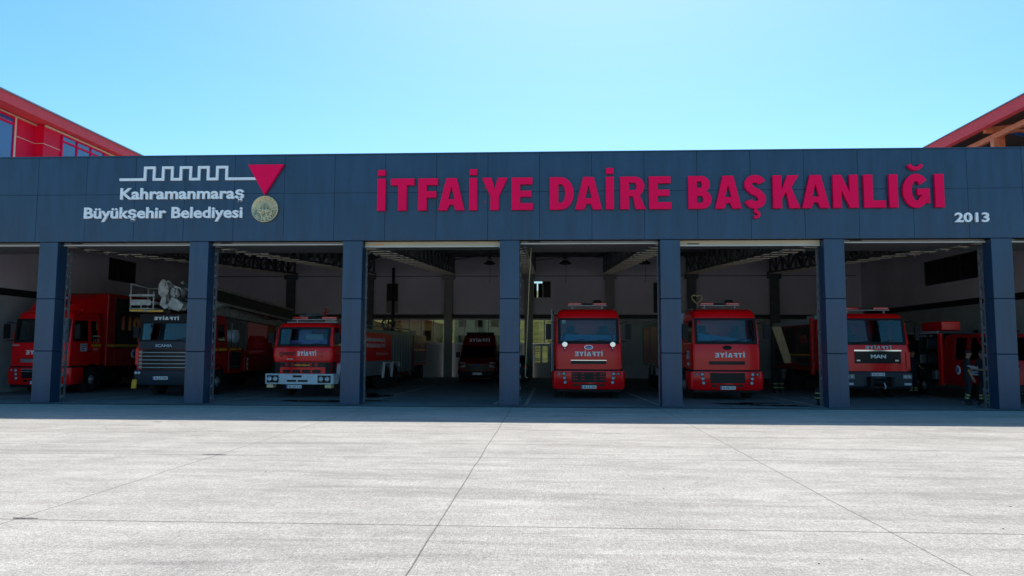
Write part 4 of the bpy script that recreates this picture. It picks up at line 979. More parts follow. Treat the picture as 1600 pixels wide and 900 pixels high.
m = MB(); strip(m, fs_, -1.05, 1.05, 1.72, 1.99, .012, 0, 10, 1); strip(m, fs_, -.92, .92, .98, 1.71, .012, 1, 10, 1)
for k in range(5): strip(m, fs_, -.9, .9, 1.04 + k * .135, 1.072 + k * .135, .03, 2, 10, 1, .03)
for s in (-1, 1):
    for k in range(5): strip(m, fs_, min(s * .93, s * 1.05), max(s * .93, s * 1.05), 1.02 + k * .135, 1.11 + k * .135, .02, 2, 1, 1)
m.build("grille", ["dark_blue_grey", "window_black", "galvanised"], t2)
text("maker_lettering", "SCANIA", "sticker", t2, (-.12, -.02, 1.80), width=.62, height=.10, bold=.02, depth=.012)
m = MB(); shell(m, [(.42, 1.22, .0, .8, .06, .14), (.5, 1.27, -.06, .8, .07, .16), (.92, 1.27, -.06, .8, .07, .16), (.97, 1.24, -.02, .8, .07, .14)]); autosmooth(m.build("bumper", "dark_blue_grey", t2))
for s in (-1, 1):
    m = MB(); strip(m, lambda x, z: -.06 + .07 * (abs(x) / 1.11) ** 2, min(s * .93, s * 1.2), max(s * .93, s * 1.2), .78, .94, .01, 0, 3, 1)
    for x in (1.0, 1.12): round_lamp(m, s * x, -.02, .86, .06, 1, .02)
    m.build("headlight", ["window_black", "lamp_white"], t2)
    m = MB(); strip(m, fs_, min(s * 1.07, s * 1.19), max(s * 1.07, s * 1.19), 1.15, 1.75, .014, 0, 2, 1); m.build("corner_panel", "red_paint", t2)
    mirror_arm(t2, s, s * 1.18, .25, 2.05, 2.55, .06); door(t2, s, s * 1.22, [(.35, 1.05), (1.38, 1.05), (1.38, 1.97), (.32, 1.97)], "red_dark_paint", 1.2, 1.6)
    door(t2, s, s * 1.22, [(1.45, 1.05), (2.2, 1.05), (2.2, 1.97), (1.45, 1.97)], "red_dark_paint", 1.55, 1.6); fender(t2, s, s * 1.24, 1.5, .5)
    band(t2, s, s * 1.236, .9, 1.36, 1.66, .09); band(t2, s, s * 1.236, 1.46, 2.2, 1.66, .09); sticker(t2, s, s * 1.236, .72, 1.25, .4, .36)
    m = MB(); m.box(min(s * .3, s * 1.22), max(s * .3, s * 1.22), 2.45, 3.6, .75, 1.8); m.build("locker", "red_dark_paint", t2, .03); shutter(t2, s, s * 1.22, 2.55, 3.5, .95, 1.62)
    band(t2, s, s * 1.238, 2.5, 3.1, 1.68, .09); band(t2, s, s * 1.238, 3.18, 3.55, 1.68, .09)
    m = MB(); m.box(min(s * .2, s * 1.2), max(s * .2, s * 1.2), 4.0, 9.6, .8, 1.45); m.build("deck", "red_dark_paint", t2, .03)
    m = MB()
    for k in range(6): m.box(min(s * 1.2, s * 1.215), max(s * 1.2, s * 1.215), 3.76 if False else 4.05 + (k % 2) * .16, 4.17 + (k % 2) * .16, .86 + (k // 2) * .18, 1.0 + (k // 2) * .18, k % 2)
    m.build("warning_marking", ["lamp_red", "ink_white"], t2)
    m = MB(); m.box(min(s * 1.2, s * 1.22), max(s * 1.2, s * 1.22), 4.0, 4.3, 1.5, 1.58); m.build("marker_lamp", "lamp_red", t2)
    m = MB(); m.hexa([(s * 1.1, -.02, .30), (s * 1.28, -.02, .30), (s * 1.28, .02, .30), (s * 1.1, .02, .30)], [(s * 1.08, -.02, .62), (s * 1.24, -.02, .62), (s * 1.24, .02, .62), (s * 1.08, .02, .62)]); m.build("outrigger_flag", "yellow_band", t2)
plate(t2, -.18, -.065, .62, "46 LP 428", .56)
chassis(t2, .3, 10.5); axle(t2, 1.5, 1.2, .5); axle(t2, 7.0, 1.22, .5, True); axle(t2, 8.35, 1.22, .5, True)
m = MB(); m.box(-1.05, 1.05, 2.45, 3.7, 1.85, 2.6) if False else None
m.tube([(.6, 2.9, 1.8), (.6, 2.9, 2.75)], .04, 8); m.tube([(1.1, 2.9, 1.8), (1.1, 2.9, 2.75), (.6, 2.9, 2.75)], .03, 8); m.lathe([(.26, -.35), (.26, .35)], (.85, 3.15, 2.25), 'x', 18, 1); m.tube([(1.12, 3.5, 1.8), (1.12, 3.5, 2.8), (1.12, 4.2, 2.8), (1.12, 4.2, 1.5)], .03, 8)
m.build("hose_reel", ["grey_paint", "sticker"], t2)
# turntable, boom sections, knuckle and basket
m = MB(); m.lathe([(.85, 0), (.85, .25), (.6, .3), (.55, .9)], (0, 8.6, 1.45), 'z', 24); m.box(-.5, .5, 8.2, 9.3, 2.2, 3.4); m.build("turntable", "red_dark_paint", t2, .03)
m = MB(); m.beam((.42, 11.0, 3.45), (.42, .6, 3.92), .5, .55)
m.build("boom", "shutter_dark", t2, .02)
m = MB()
for dx in (-.265, .265):
    for dz in (.275, -.275): m.beam((.42 + dx, 11.0, 3.45 + dz), (.42 + dx, .6, 3.92 + dz), .10, .09)
m.build("boom_edge", "boom_white", t2)
m = MB(); m.beam((.55, 9.4, 2.95), (.62, 1.4, 3.25), .3, .3); m.build("lower_boom", "boom_white", t2, .02)
m = MB(); m.tube([(.75, 1.3, 3.4), (.85, 4.0, 3.32), (.85, 8, 3.1)], .03, 6); m.tube([(.1, 1.2, 3.45), (.1, 5.0, 3.3)], .03, 6)
for k in range(5): m.tube([(.9, .9 + k * .25, 3.28 + k * .05), (1.15, 1.6 + k * .3, 3.24 + k * .05)], .025, 6)
m.build("hydraulic_pipe", "boom_white", t2)
m = MB()
for y in (-.34, .0):                       # cheek plates of the boom knuckle, their pins and the rams between them
    m.prism([(-.24, 3.72), (-.14, 3.60), (.10, 3.66), (.16, 3.86), (.06, 4.14), (-.06, 4.24), (-.16, 4.20), (-.24, 4.02)], y, y + .05)
    m.prism([(-.20, 3.30), (-.02, 3.16), (.12, 3.22), (.02, 3.52), (.02, 3.72), (-.14, 3.66)], y + .055, y + .10)
    m.prism([(.10, 3.30), (.34, 3.12), (.62, 3.14), (.70, 3.34), (.44, 3.52), (.26, 3.62)], y + .02, y + .07)
m.lathe([(.20, -.05), (.21, 0), (.21, .30), (.20, .34)], (.42, -.3, 3.78), 'y', 22); m.lathe([(.11, -.09), (.11, .42)], (.42, -.3, 3.78), 'y', 16)
m.lathe([(.08, -.06), (.08, .45)], (-.04, -.34, 4.06), 'y', 14); m.lathe([(.06, -.04), (.06, .4)], (.02, -.34, 3.4), 'y', 12)
m.tube([(-.02, -.12, 4.05), (.3, .0, 3.95), (.62, .3, 3.9)], [.07, .07, .05], 10); m.tube([(.0, -.12, 3.4), (.22, -.2, 3.2), (.5, -.2, 3.1)], [.05, .05, .03], 10)
m.tube([(-.1, -.16, 3.62), (.0, -.16, 3.42), (.1, -.16, 3.2)], .06, 10)
m.build("knuckle", "boom_white", t2, .012)
m = MB(); random.seed(5)
for k in range(7):
    x0 = random.uniform(.0, .5); m.tube([(x0 - .1, -.30, random.uniform(3.9, 4.05)), (x0 + .12, -.40, random.uniform(3.75, 3.9)), (x0 + .14, -.36, random.uniform(3.5, 3.6)), (x0 + .3, -.2, random.uniform(3.3, 3.5))], .012, 5)
m.build("hydraulic_hose", "black_plastic", t2)
m = MB()
for z in (3.18, 3.42): m.tube([(-1.3, -.25, z), (-.45, -.25, z), (-.45, .9, z), (-1.3, .9, z), (-1.3, -.25, z)], .03, 6)
m.box(-1.3, -.42, -.25, .9, 3.07, 3.13)
for x, y, z in ((-1.3, -.25, 4.1), (-1.3, .9, 4.0), (-.45, .9, 4.0), (-.9, -.25, 3.42), (-.45, -.25, 3.8)): m.tube([(x, y, 3.13), (x, y, z)], .028, 6)
m.tube([(-1.3, -.25, 4.08), (-1.3, .9, 4.0), (-.45, .9, 4.0)], .025, 6); m.box(-1.35, -.4, -.28, -.24, 3.62, 3.70); m.box(-1.28, -.55, -.27, -.25, 3.3, 3.5)
m.build("basket", "boom_white", t2)
m = MB(); m.box(-1.3, -.75, -.29, -.282, 3.08, 3.14); m.box(-.6, -.05, -.29, -.28, 3.06, 3.12); m.build("basket_marking", "yellow_band", t2)

# ---- engine with the black grille and front winch
t7 = thing("fire_engine", "red fire engine with a black grille panel and a winch on its dark bumper", "fire engine", (13.15, 27.3, 0), 0, "fire engines parked in the bays")
low = [(1.0, 1.2, .0, 2.9, .05, .11), (1.4, 1.21, .0, 2.9, .05, .12), (1.8, 1.21, .02, 2.9, .05, .12), (2.0, 1.19, .05, 2.9, .05, .13)]
top = [(2.88, 1.10, .2, 2.9, .05, .13), (2.96, 1.09, .22, 2.9, .05, .14), (3.06, 1.05, .3, 2.9, .06, .15), (3.11, .95, .42, 2.8, .06, .16)]
sf = cab_shell(t7, "red_paint", low, top, 2.9, 1.04, 1.35, 1.19, 1.10, 2.0, 2.90, .05, .2)
wipers(t7, sf, 2.0, (-.75, .0))
block_text("lettering", "İTFAİYE", "sticker", t7, (.04, -.006, 1.80), .92, .115, mirror=True)
m = MB(); strip(m, fs_, -.80, .84, 1.28, 1.72, .008, 0, 10, 1); strip(m, fs_, -.82, .86, 1.72, 1.77, .012, 1, 10, 1)
for k in range(3): strip(m, fs_, -.7, .7, 1.34 + k * .1, 1.36 + k * .1, .022, 2, 8, 1)
m.build("grille", ["window_black", "chrome", "black_plastic"], t7)
text("maker_lettering", "MAN", "ink_white", t7, (.02, -.034, 1.47), width=.54, height=.13, bold=.035, depth=.012)
m = MB()
for s in (-1, 1): strip(m, fs_, s * .68 - .06, s * .68 + .06, 1.36, 1.41, .03, 0, 1, 1)
m.build("grille_lamp", "lamp_white", t7)
m = MB(); shell(m, [(.38, 1.2, .02, .8, .05, .12), (.46, 1.26, -.08, .8, .06, .14), (.95, 1.26, -.08, .8, .06, .14), (1.0, 1.22, -.02, .8, .06, .12)]); autosmooth(m.build("bumper", "dark_blue_grey", t7))
b7 = lambda x, z: -.08 + .06 * (abs(x) / 1.12) ** 2
for s in (-1, 1):
    m = MB(); strip(m, b7, min(s * .86, s * 1.18), max(s * .86, s * 1.18), .72, .88, .006, 0, 2, 1); round_lamp(m, s * .95, -.05, .8, .07, 1, .04); round_lamp(m, s * 1.09, -.04, .8, .06, 1, .03); m.build("headlight", ["grey_paint", "lamp_white"], t7)
    m = MB(); strip(m, b7, min(s * .9, s * 1.16), max(s * .9, s * 1.16), .5, .58, .006, 0, 2, 1); m.build("fog_lamp", "sticker", t7)
    m = MB(); strip(m, fs_, min(s * 1.03, s * 1.17), max(s * 1.03, s * 1.17), 1.05, 1.7, .016, 0, 2, 1); m.build("corner_panel", "red_paint", t7)
    m = MB(); xo = s * 1.4; m.tube([(s * 1.08, .3, 2.78), (s * 1.32, .1, 2.82), (xo, .05, 2.76), (xo + s * .06, .05, 2.1), (s * 1.3, .12, 2.05)], .022, 6); m.box(min(xo - s * .02, xo + s * .12), max(xo - s * .02, xo + s * .12), .0, .1, 2.12, 2.6); m.build("mirror", "black_plastic", t7, .01)
    door(t7, s, s * 1.21, [(.35, 1.08), (1.38, 1.08), (1.38, 1.97), (.32, 1.97)], "red_paint", 1.2, 1.6); door(t7, s, s * 1.21, [(1.48, 1.08), (2.5, 1.08), (2.5, 1.97), (1.48, 1.97)], "red_paint", 1.6, 1.6)
    fender(t7, s, s * 1.24, 1.55, .52)
    f = 'right' if s > 0 else 'left'; xx = s * 1.226
    m = MB(); m.prism([(2.05, 2.62 - .75), (1.97, 1.72), (2.01, 1.56), (2.09, 1.56), (2.13, 1.72)], min(xx, xx + s * .004), max(xx, xx + s * .004), 'x'); m.build("flame_emblem", "gold_relief", t7)
    text("lettering", "KAHRAMANMARAŞ", "sticker", t7, (xx, 2.02, 1.44), width=.74, height=.075, face=f, bold=.02); text("lettering", "110", "sticker", t7, (xx, 2.02, 1.22), width=.36, height=.13, face=f, bold=.03)
    text("lettering", "5", "sticker", t7, (xx, 2.02, 1.10), height=.08, width=.07, face=f, bold=.03)
    m = MB(); m.box(min(s * 1.17, s * 1.24), max(s * 1.17, s * 1.24), 3.05, 3.3, .75, 3.05); m.build("corner_post", "red_paint", t7, .01)
    shutter(t7, s, s * 1.2, 3.4, 4.9, 1.1, 2.75); shutter(t7, s, s * 1.2, 5.05, 6.5, 1.25, 2.75); shutter(t7, s, s * 1.2, 6.65, 8.0, 1.1, 2.75)
    band(t7, s, s * 1.22, 3.4, 6.5, 1.52, .07); text("lettering", "110", "lamp_red", t7, (s * 1.22, 4.1, 2.05), width=.8, height=.34, face=f, bold=.03)
    m = MB(); m.box(min(s * 1.1, s * 1.22), max(s * 1.1, s * 1.22), 3.3, 8.2, 2.82, 3.02); m.build("roof_edge", "sticker", t7, .01)
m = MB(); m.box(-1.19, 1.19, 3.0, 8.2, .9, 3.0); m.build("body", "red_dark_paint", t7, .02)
m = MB(); m.lathe([(.12, -.3), (.12, .3)], (0, -.22, .62), 'x', 16); m.box(-.42, -.3, -.36, -.08, .46, .8); m.box(.3, .42, -.36, -.08, .46, .8); m.box(-.45, .45, -.3, -.1, .40, .48)
for k in range(7): m.lathe([(.135, -.02), (.135, .02)], (-.24 + k * .08, -.22, .62), 'x', 14)
m.tube([(.05, -.36, .6), (.08, -.4, .45), (.05, -.4, .38)], .025, 6, 1); m.build("winch", ["black_plastic", "sticker"], t7)
plate(t7, -.05, -.085, .83, "46 NE 110", .5)
chassis(t7, .3, 8); axle(t7, 1.55, 1.2, .52); axle(t7, 6.1, 1.22, .52, True)
light_bar(t7, -.85, .85, .9, 3.24, "lamp_red", False)
m = MB(); m.box(-.9, -.2, 3.6, 4.6, 3.02, 3.2); m.build("roof_box", "sticker", t7, .02)
m = MB(); m.tube([(-.9, 3.2, 3.02), (-.6, 3.0, 3.3), (-.3, 2.6, 3.22)], .05, 8); m.lathe([(.09, -.1), (.09, .1)], (-.6, 2.9, 3.2), 'z', 10); m.build("roof_monitor", "grey_paint", t7)
o = MB(); o.hexa([(-.05, 0, 0), (.27, -.1, 0), (.27, -.06, 0), (-.05, .04, 0)], [(-.56, .0, 1.62), (-.20, -.1, 1.62), (-.20, -.06, 1.62), (-.56, .04, 1.62)])
o = tag(o.build("wooden_plank", "plywood", None, .004, 1, (11.74, 33.2, 1.17)), "pale wooden plank propped at a slant against the locker side of the winch engine", "plank")

# ---- dark engine parked behind the grey tank
t4 = thing("fire_engine", "dark red fire engine with a yellow stripe parked behind the grey tanker", "fire engine", (-7.55, 38.9, 0), 0, "fire engines parked in the bays")
low = [(.8, 1.15, .0, 1.9, .05, .12), (1.5, 1.18, .0, 1.9, .05, .12), (1.75, 1.15, .04, 1.9, .05, .12)]
top = [(2.4, 1.08, .2, 1.9, .05, .12), (2.55, 1.0, .3, 1.9, .06, .14), (2.6, .85, .45, 1.8, .06, .14)]
cab_shell(t4, "red_dark_paint", low, top, 1.9, 1.0, 1.2, 1.15, 1.08, 1.75, 2.42, .04, .2)
m = MB(); shell(m, [(.4, 1.2, -.05, .7, .05, .12), (.8, 1.22, -.05, .7, .05, .12)]); m.build("bumper", "red_dark_paint", t4)
m = MB(); m.box(-1.2, 1.2, 2.0, 6.2, .8, 2.55); m.build("body", "red_dark_paint", t4, .03)
for s in (-1, 1):
    shutter(t4, s, s * 1.2, 2.3, 4.0, .95, 1.6); shutter(t4, s, s * 1.2, 4.2, 5.9, .95, 1.6); band(t4, s, s * 1.203, 2.05, 6.15, 1.66, .09); sticker(t4, s, s * 1.19, .7, 1.3)
    text("lettering", "İtfaiye", "gold_relief", t4, (s * 1.203, 4.9, 1.88), width=1.4, height=.2, face='right' if s > 0 else 'left', bold=.02)
m = MB()
for s in (-1, 1): m.box(s * 1.0 - .12, s * 1.0 + .12, -.06, -.03, .55, .7)
m.build("headlight", "lamp_white", t4)
chassis(t4, .3, 6); axle(t4, 1.3, 1.12, .45); axle(t4, 4.9, 1.2, .45, True)

# ---- dark red van by the rear glazing
tv = thing("van", "dark red van with a tall raked windscreen parked near the rear glazing", "van", (-2.44, 37.6, 0), 1)
m = MB(); shell(m, [(.25, .95, .0, 5.2, .1, .16), (.55, 1.0, -.04, 5.2, .1, .18), (1.0, 1.0, .0, 5.2, .1, .18), (1.22, .98, .25, 5.2, .1, .2), (1.34, .96, .62, 5.2, .1, .2)])
shell(m, [(1.92, .90, 1.22, 5.2, .08, .14), (2.1, .88, 1.32, 5.2, .08, .14), (2.45, .82, 1.6, 5.2, .08, .16), (2.56, .7, 1.9, 5.0, .08, .16)])
for s in (-1, 1):
    m.hexa([(s * .95, .72, 1.32), (s * .86, .7, 1.32), (s * .86, .82, 1.32), (s * .95, .88, 1.32)], [(s * .90, 1.30, 1.94), (s * .82, 1.28, 1.94), (s * .82, 1.4, 1.94), (s * .9, 1.46, 1.94)])
    m.hexa([(s * .95, 1.75, 1.32), (s * .90, 1.75, 1.32), (s * .90, 5.2, 1.32), (s * .95, 5.2, 1.32)], [(s * .90, 1.75, 1.94), (s * .85, 1.75, 1.94), (s * .85, 5.2, 1.94), (s * .90, 5.2, 1.94)])
autosmooth(m.build("body", "van_paint", tv))
vf = lambda x, z: .66 + (z - 1.33) * .98 + .07 * (abs(x) / .85) ** 2
m = MB(); strip(m, vf, -.86, .86, 1.33, 1.95, 0, 0, 8, 2); m.build("windshield", "cab_glass", tv)
for s in (-1, 1):
    m = MB(); m.hexa([(s * .93, .86, 1.34), (s * .93, 1.74, 1.34), (s * .92, 1.74, 1.34), (s * .92, .86, 1.34)], [(s * .88, 1.44, 1.92), (s * .88, 1.74, 1.92), (s * .87, 1.74, 1.92), (s * .87, 1.44, 1.92)]); m.build("side_window", "cab_glass", tv)
    m = MB(); strip(m, lambda x, z: .04 + (z - .9) * .3 + .12 * (abs(x) / .8) ** 2, min(s * .62, s * .92), max(s * .62, s * .92), .82, 1.08, .06, 0, 3, 1); m.build("headlight", "lamp_white", tv)
    m = MB(); m.box(min(s * .98, s * 1.2), max(s * .98, s * 1.2), .95, 1.05, 1.3, 1.6); m.build("mirror", "black_plastic", tv, .03)
    wheel(tv, s * .98, .95, .34, .24, s); wheel(tv, s * .98, 4.3, .34, .24, s)
m = MB(); shell(m, [(.28, .96, -.05, .4, .1, .16), (.62, 1.01, -.09, .4, .1, .18)]); m.build("bumper", "black_plastic", tv)
m = MB(); strip(m, lambda x, z: .03 + .1 * (abs(x) / .8) ** 2, -.55, .55, .68, .92, .06, 0, 6, 1); m.build("grille", "window_black", tv)
m = MB(); m.lathe([(.11, 0), (.11, -.02), (0, -.02)], (0, -.06, 0), 'y', 20); m.v = [(x, y, z * .5 + .95) for x, y, z in m.v]; m.build("badge", "blue_badge", tv)
plate(tv, 0, -.10, .44, "46 AH 110", .5)
ls = block_text("lettering", "İTFAİYE", "ink_white", tv, (0, 0, 0), 1.1, .2, mirror=True)
for v in ls.data.vertices: v.co = (v.co.x, v.co.y + 1.33 + v.co.z * .72 + .07 * (v.co.x / .75) ** 2, 2.14 + v.co.z * .85)
m = MB(); m.box(-.75, .75, 1.95, 2.3, 2.56, 2.66); m.build("light_bar", "black_plastic", tv, .03)
m = MB(); m.box(-.6, .6, .95, 1.35, 1.1, 1.34)
for x in (-.45, .45): m.box(x - .25, x + .25, 1.6, 1.72, 1.1, 1.95)
m.build("interior", "seat_cloth", tv, .03)

# ---- small dark car mostly hidden by the middle pillar
tc_ = thing("car", "small dark car almost hidden behind the middle pillar, one tail lamp showing", "car", (-.62, 38.8, 0), 0)
m = MB(); shell(m, [(.22, .72, .05, 3.6, .06, .16), (.5, .78, -.02, 3.6, .06, .18), (.85, .78, .0, 3.6, .06, .18), (.98, .74, .08, 3.5, .06, .16)]); shell(m, [(.96, .72, .2, 2.9, .06, .16), (1.38, .6, .5, 2.4, .06, .16), (1.44, .5, .65, 2.2, .06, .16)]); autosmooth(m.build("body", "dark_blue_grey", tc_))
for s in (-1, 1):
    m = MB(); strip(m, lambda x, z: .0 + .06 * (abs(x) / .7) ** 2, min(s * .52, s * .74), max(s * .52, s * .74), .78, .9, .02, 0, 2, 1); strip(m, lambda x, z: .0 + .06 * (abs(x) / .7) ** 2, min(s * .52, s * .74), max(s * .52, s * .74), .68, .77, .02, 1, 2, 1); m.build("tail_lamp", ["lamp_red", "lamp_white"], tc_)
    wheel(tc_, s * .76, .7, .3, .2, s); wheel(tc_, s * .76, 2.9, .3, .2, s)
m = MB(); strip(m, lambda x, z: .2 + (z - 1.0) * .6, -.55, .55, 1.02, 1.3, .03, 0, 4, 1); m.build("rear_window", "window_black", tc_)

# ---- low four door rescue truck by the right wall
t9 = thing("rescue_truck", "low red four door rescue truck with an open locker, beside the right wall", "fire engine", (17.05, 25.2, 0), 0, "fire engines parked in the bays")
m = MB(); shell(m, [(.5, .98, .0, 3.2, .05, .12), (.9, 1.03, -.02, 3.2, .05, .14), (1.2, 1.03, .0, 3.2, .05, .14), (1.42, 1.0, .12, 3.2, .05, .14)])
shell(m, [(2.22, .9, 1.0, 3.2, .05, .12), (2.32, .86, 1.12, 3.2, .05, .14), (2.36, .76, 1.3, 3.1, .05, .14)])
for s in (-1, 1):
    q = lambda a, b, z, xo: [(s * xo, a, z), (s * (xo - .07), a, z), (s * (xo - .07), b, z), (s * xo, b, z)]
    m.hexa(q(.2, .34, 1.40, 1.0), q(1.05, 1.2, 2.24, .91)); m.hexa(q(1.55, 1.72, 1.40, 1.0), q(1.55, 1.72, 2.24, .91)); m.hexa(q(2.5, 3.2, 1.40, 1.0), q(2.5, 3.2, 2.24, .91))
autosmooth(m.build("cab", "red_dark_paint", t9))
m = MB(); strip(m, lambda x, z: .16 + (z - 1.42) * 1.06, -.93, .93, 1.43, 2.22, 0, 0, 6, 2); m.build("windshield", "cab_glass", t9)
m = MB(); m.box(-.8, .8, .35, .8, 1.2, 1.46)
for x in (-.45, .45):
    for y in (1.5, 2.6): m.box(x - .25, x + .25, y, y + .12, 1.2, 1.95)
m.build("interior", "seat_cloth", t9, .03)
for s in (-1, 1):
    m = MB(); m.hexa([(s * .975, .36, 1.44), (s * .975, 1.54, 1.44), (s * .965, 1.54, 1.44), (s * .965, .36, 1.44)], [(s * .89, 1.2, 2.2), (s * .89, 1.54, 2.2), (s * .88, 1.54, 2.2), (s * .88, 1.2, 2.2)])
    m.hexa([(s * .975, 1.73, 1.44), (s * .975, 2.49, 1.44), (s * .965, 2.49, 1.44), (s * .965, 1.73, 1.44)], [(s * .89, 1.73, 2.2), (s * .89, 2.49, 2.2), (s * .88, 2.49, 2.2), (s * .88, 1.73, 2.2)]); m.build("side_window", "cab_glass", t9)
    door(t9, s, s * 1.03, [(.9, .62), (1.6, .62), (1.6, 1.38), (.5, 1.38), (.62, 1.1)], "red_dark_paint", 1.4, 1.25); door(t9, s, s * 1.03, [(1.68, .62), (2.5, .62), (2.5, 1.38), (1.68, 1.38)], "red_dark_paint", 1.8, 1.25)
    seal(t9, s, s * 1.046, 2.15, 1.05, .17); sticker(t9, s, s * 1.046, 1.1, .9, .5, .32)
    m = MB(); m.box(min(s * 1.03, s * 1.05), max(s * 1.03, s * 1.05), 1.5, 1.6, .66, .72); m.build("marker_lamp", "lamp_orange", t9)
    m = MB(); m.box(min(s * .99, s * 1.07), max(s * .99, s * 1.07), 3.2, 3.42, .45, 2.4); m.build("corner_post", "red_paint", t9, .01)
    wheel(t9, s * 1.04, .75, .4, .26, s); wheel(t9, s * 1.04, 4.6, .4, .26, s); fender(t9, s, s * 1.05, .75, .4, .3, .4)
m = MB(); m.box(-.1, .1, 3.45, 6.6, .8, 2.4); m.box(-1.02, 1.02, 6.5, 6.6, .6, 2.4); m.box(-1.02, 1.02, 3.43, 6.6, .55, .65); m.box(-1.02, 1.02, 3.43, 6.6, 2.4, 2.48); m.box(-1.02, 1.02, 4.95, 5.02, .65, 2.4)
for z in (1.2, 1.8): m.box(-1.0, 1.0, 3.45, 6.5, z, z + .03)
m.build("locker_body", "shutter_dark", t9)
m = MB(); m.box(-1.04, -1.0, 3.43, 6.6, 2.40, 2.5); m.box(1.0, 1.04, 3.43, 6.6, 2.4, 2.5); m.build("roof_edge", "sticker", t9)
text("lettering", "KURTARMA - 110", "sticker", t9, (-1.02, 4.6, 2.28), width=1.5, height=.08, face='left')
random.seed(3)
for k in range(9):
    y, z = 3.7 + random.random() * 2.6, (.66, 1.24, 1.84)[k % 3]
    m = MB(); m.box(-.98, -.5, y, y + random.uniform(.15, .35), z, z + random.uniform(.18, .38)); m.build("stowed_tool", random.choice(["red_dark_paint", "dark_steel", "grey_paint", "shutter_dark", "black_plastic", "galvanised"]), t9, .02)
m = MB(); m.box(-.9, -.2, 3.4, 4.9, 2.52, 2.86); m.build("roof_case", "red_paint", t9, .03)
m = MB(); m.box(-.7, .7, 1.4, 1.7, 2.38, 2.5); m.lathe([(.12, 0), (.14, .06), (.1, .12), (0, .13)], (-.35, 1.55, 2.5), 'z', 14, 1); m.build("light_bar", ["black_plastic", "grey_paint"], t9, .01)
m = MB(); m.box(-1.0, 1.0, -.14, .1, .38, .62); m.build("bumper", "black_plastic", t9, .03)
for s in (-1, 1):
    m = MB(); m.box(s * .75 - .16, s * .75 + .16, -.04, .0, .85, 1.02); m.build("headlight", "lamp_white", t9)
    m = MB(); m.box(min(s * 1.0, s * 1.2), max(s * 1.0, s * 1.2), .5, .6, 1.45, 1.72); m.build("mirror", "black_plastic", t9, .02)

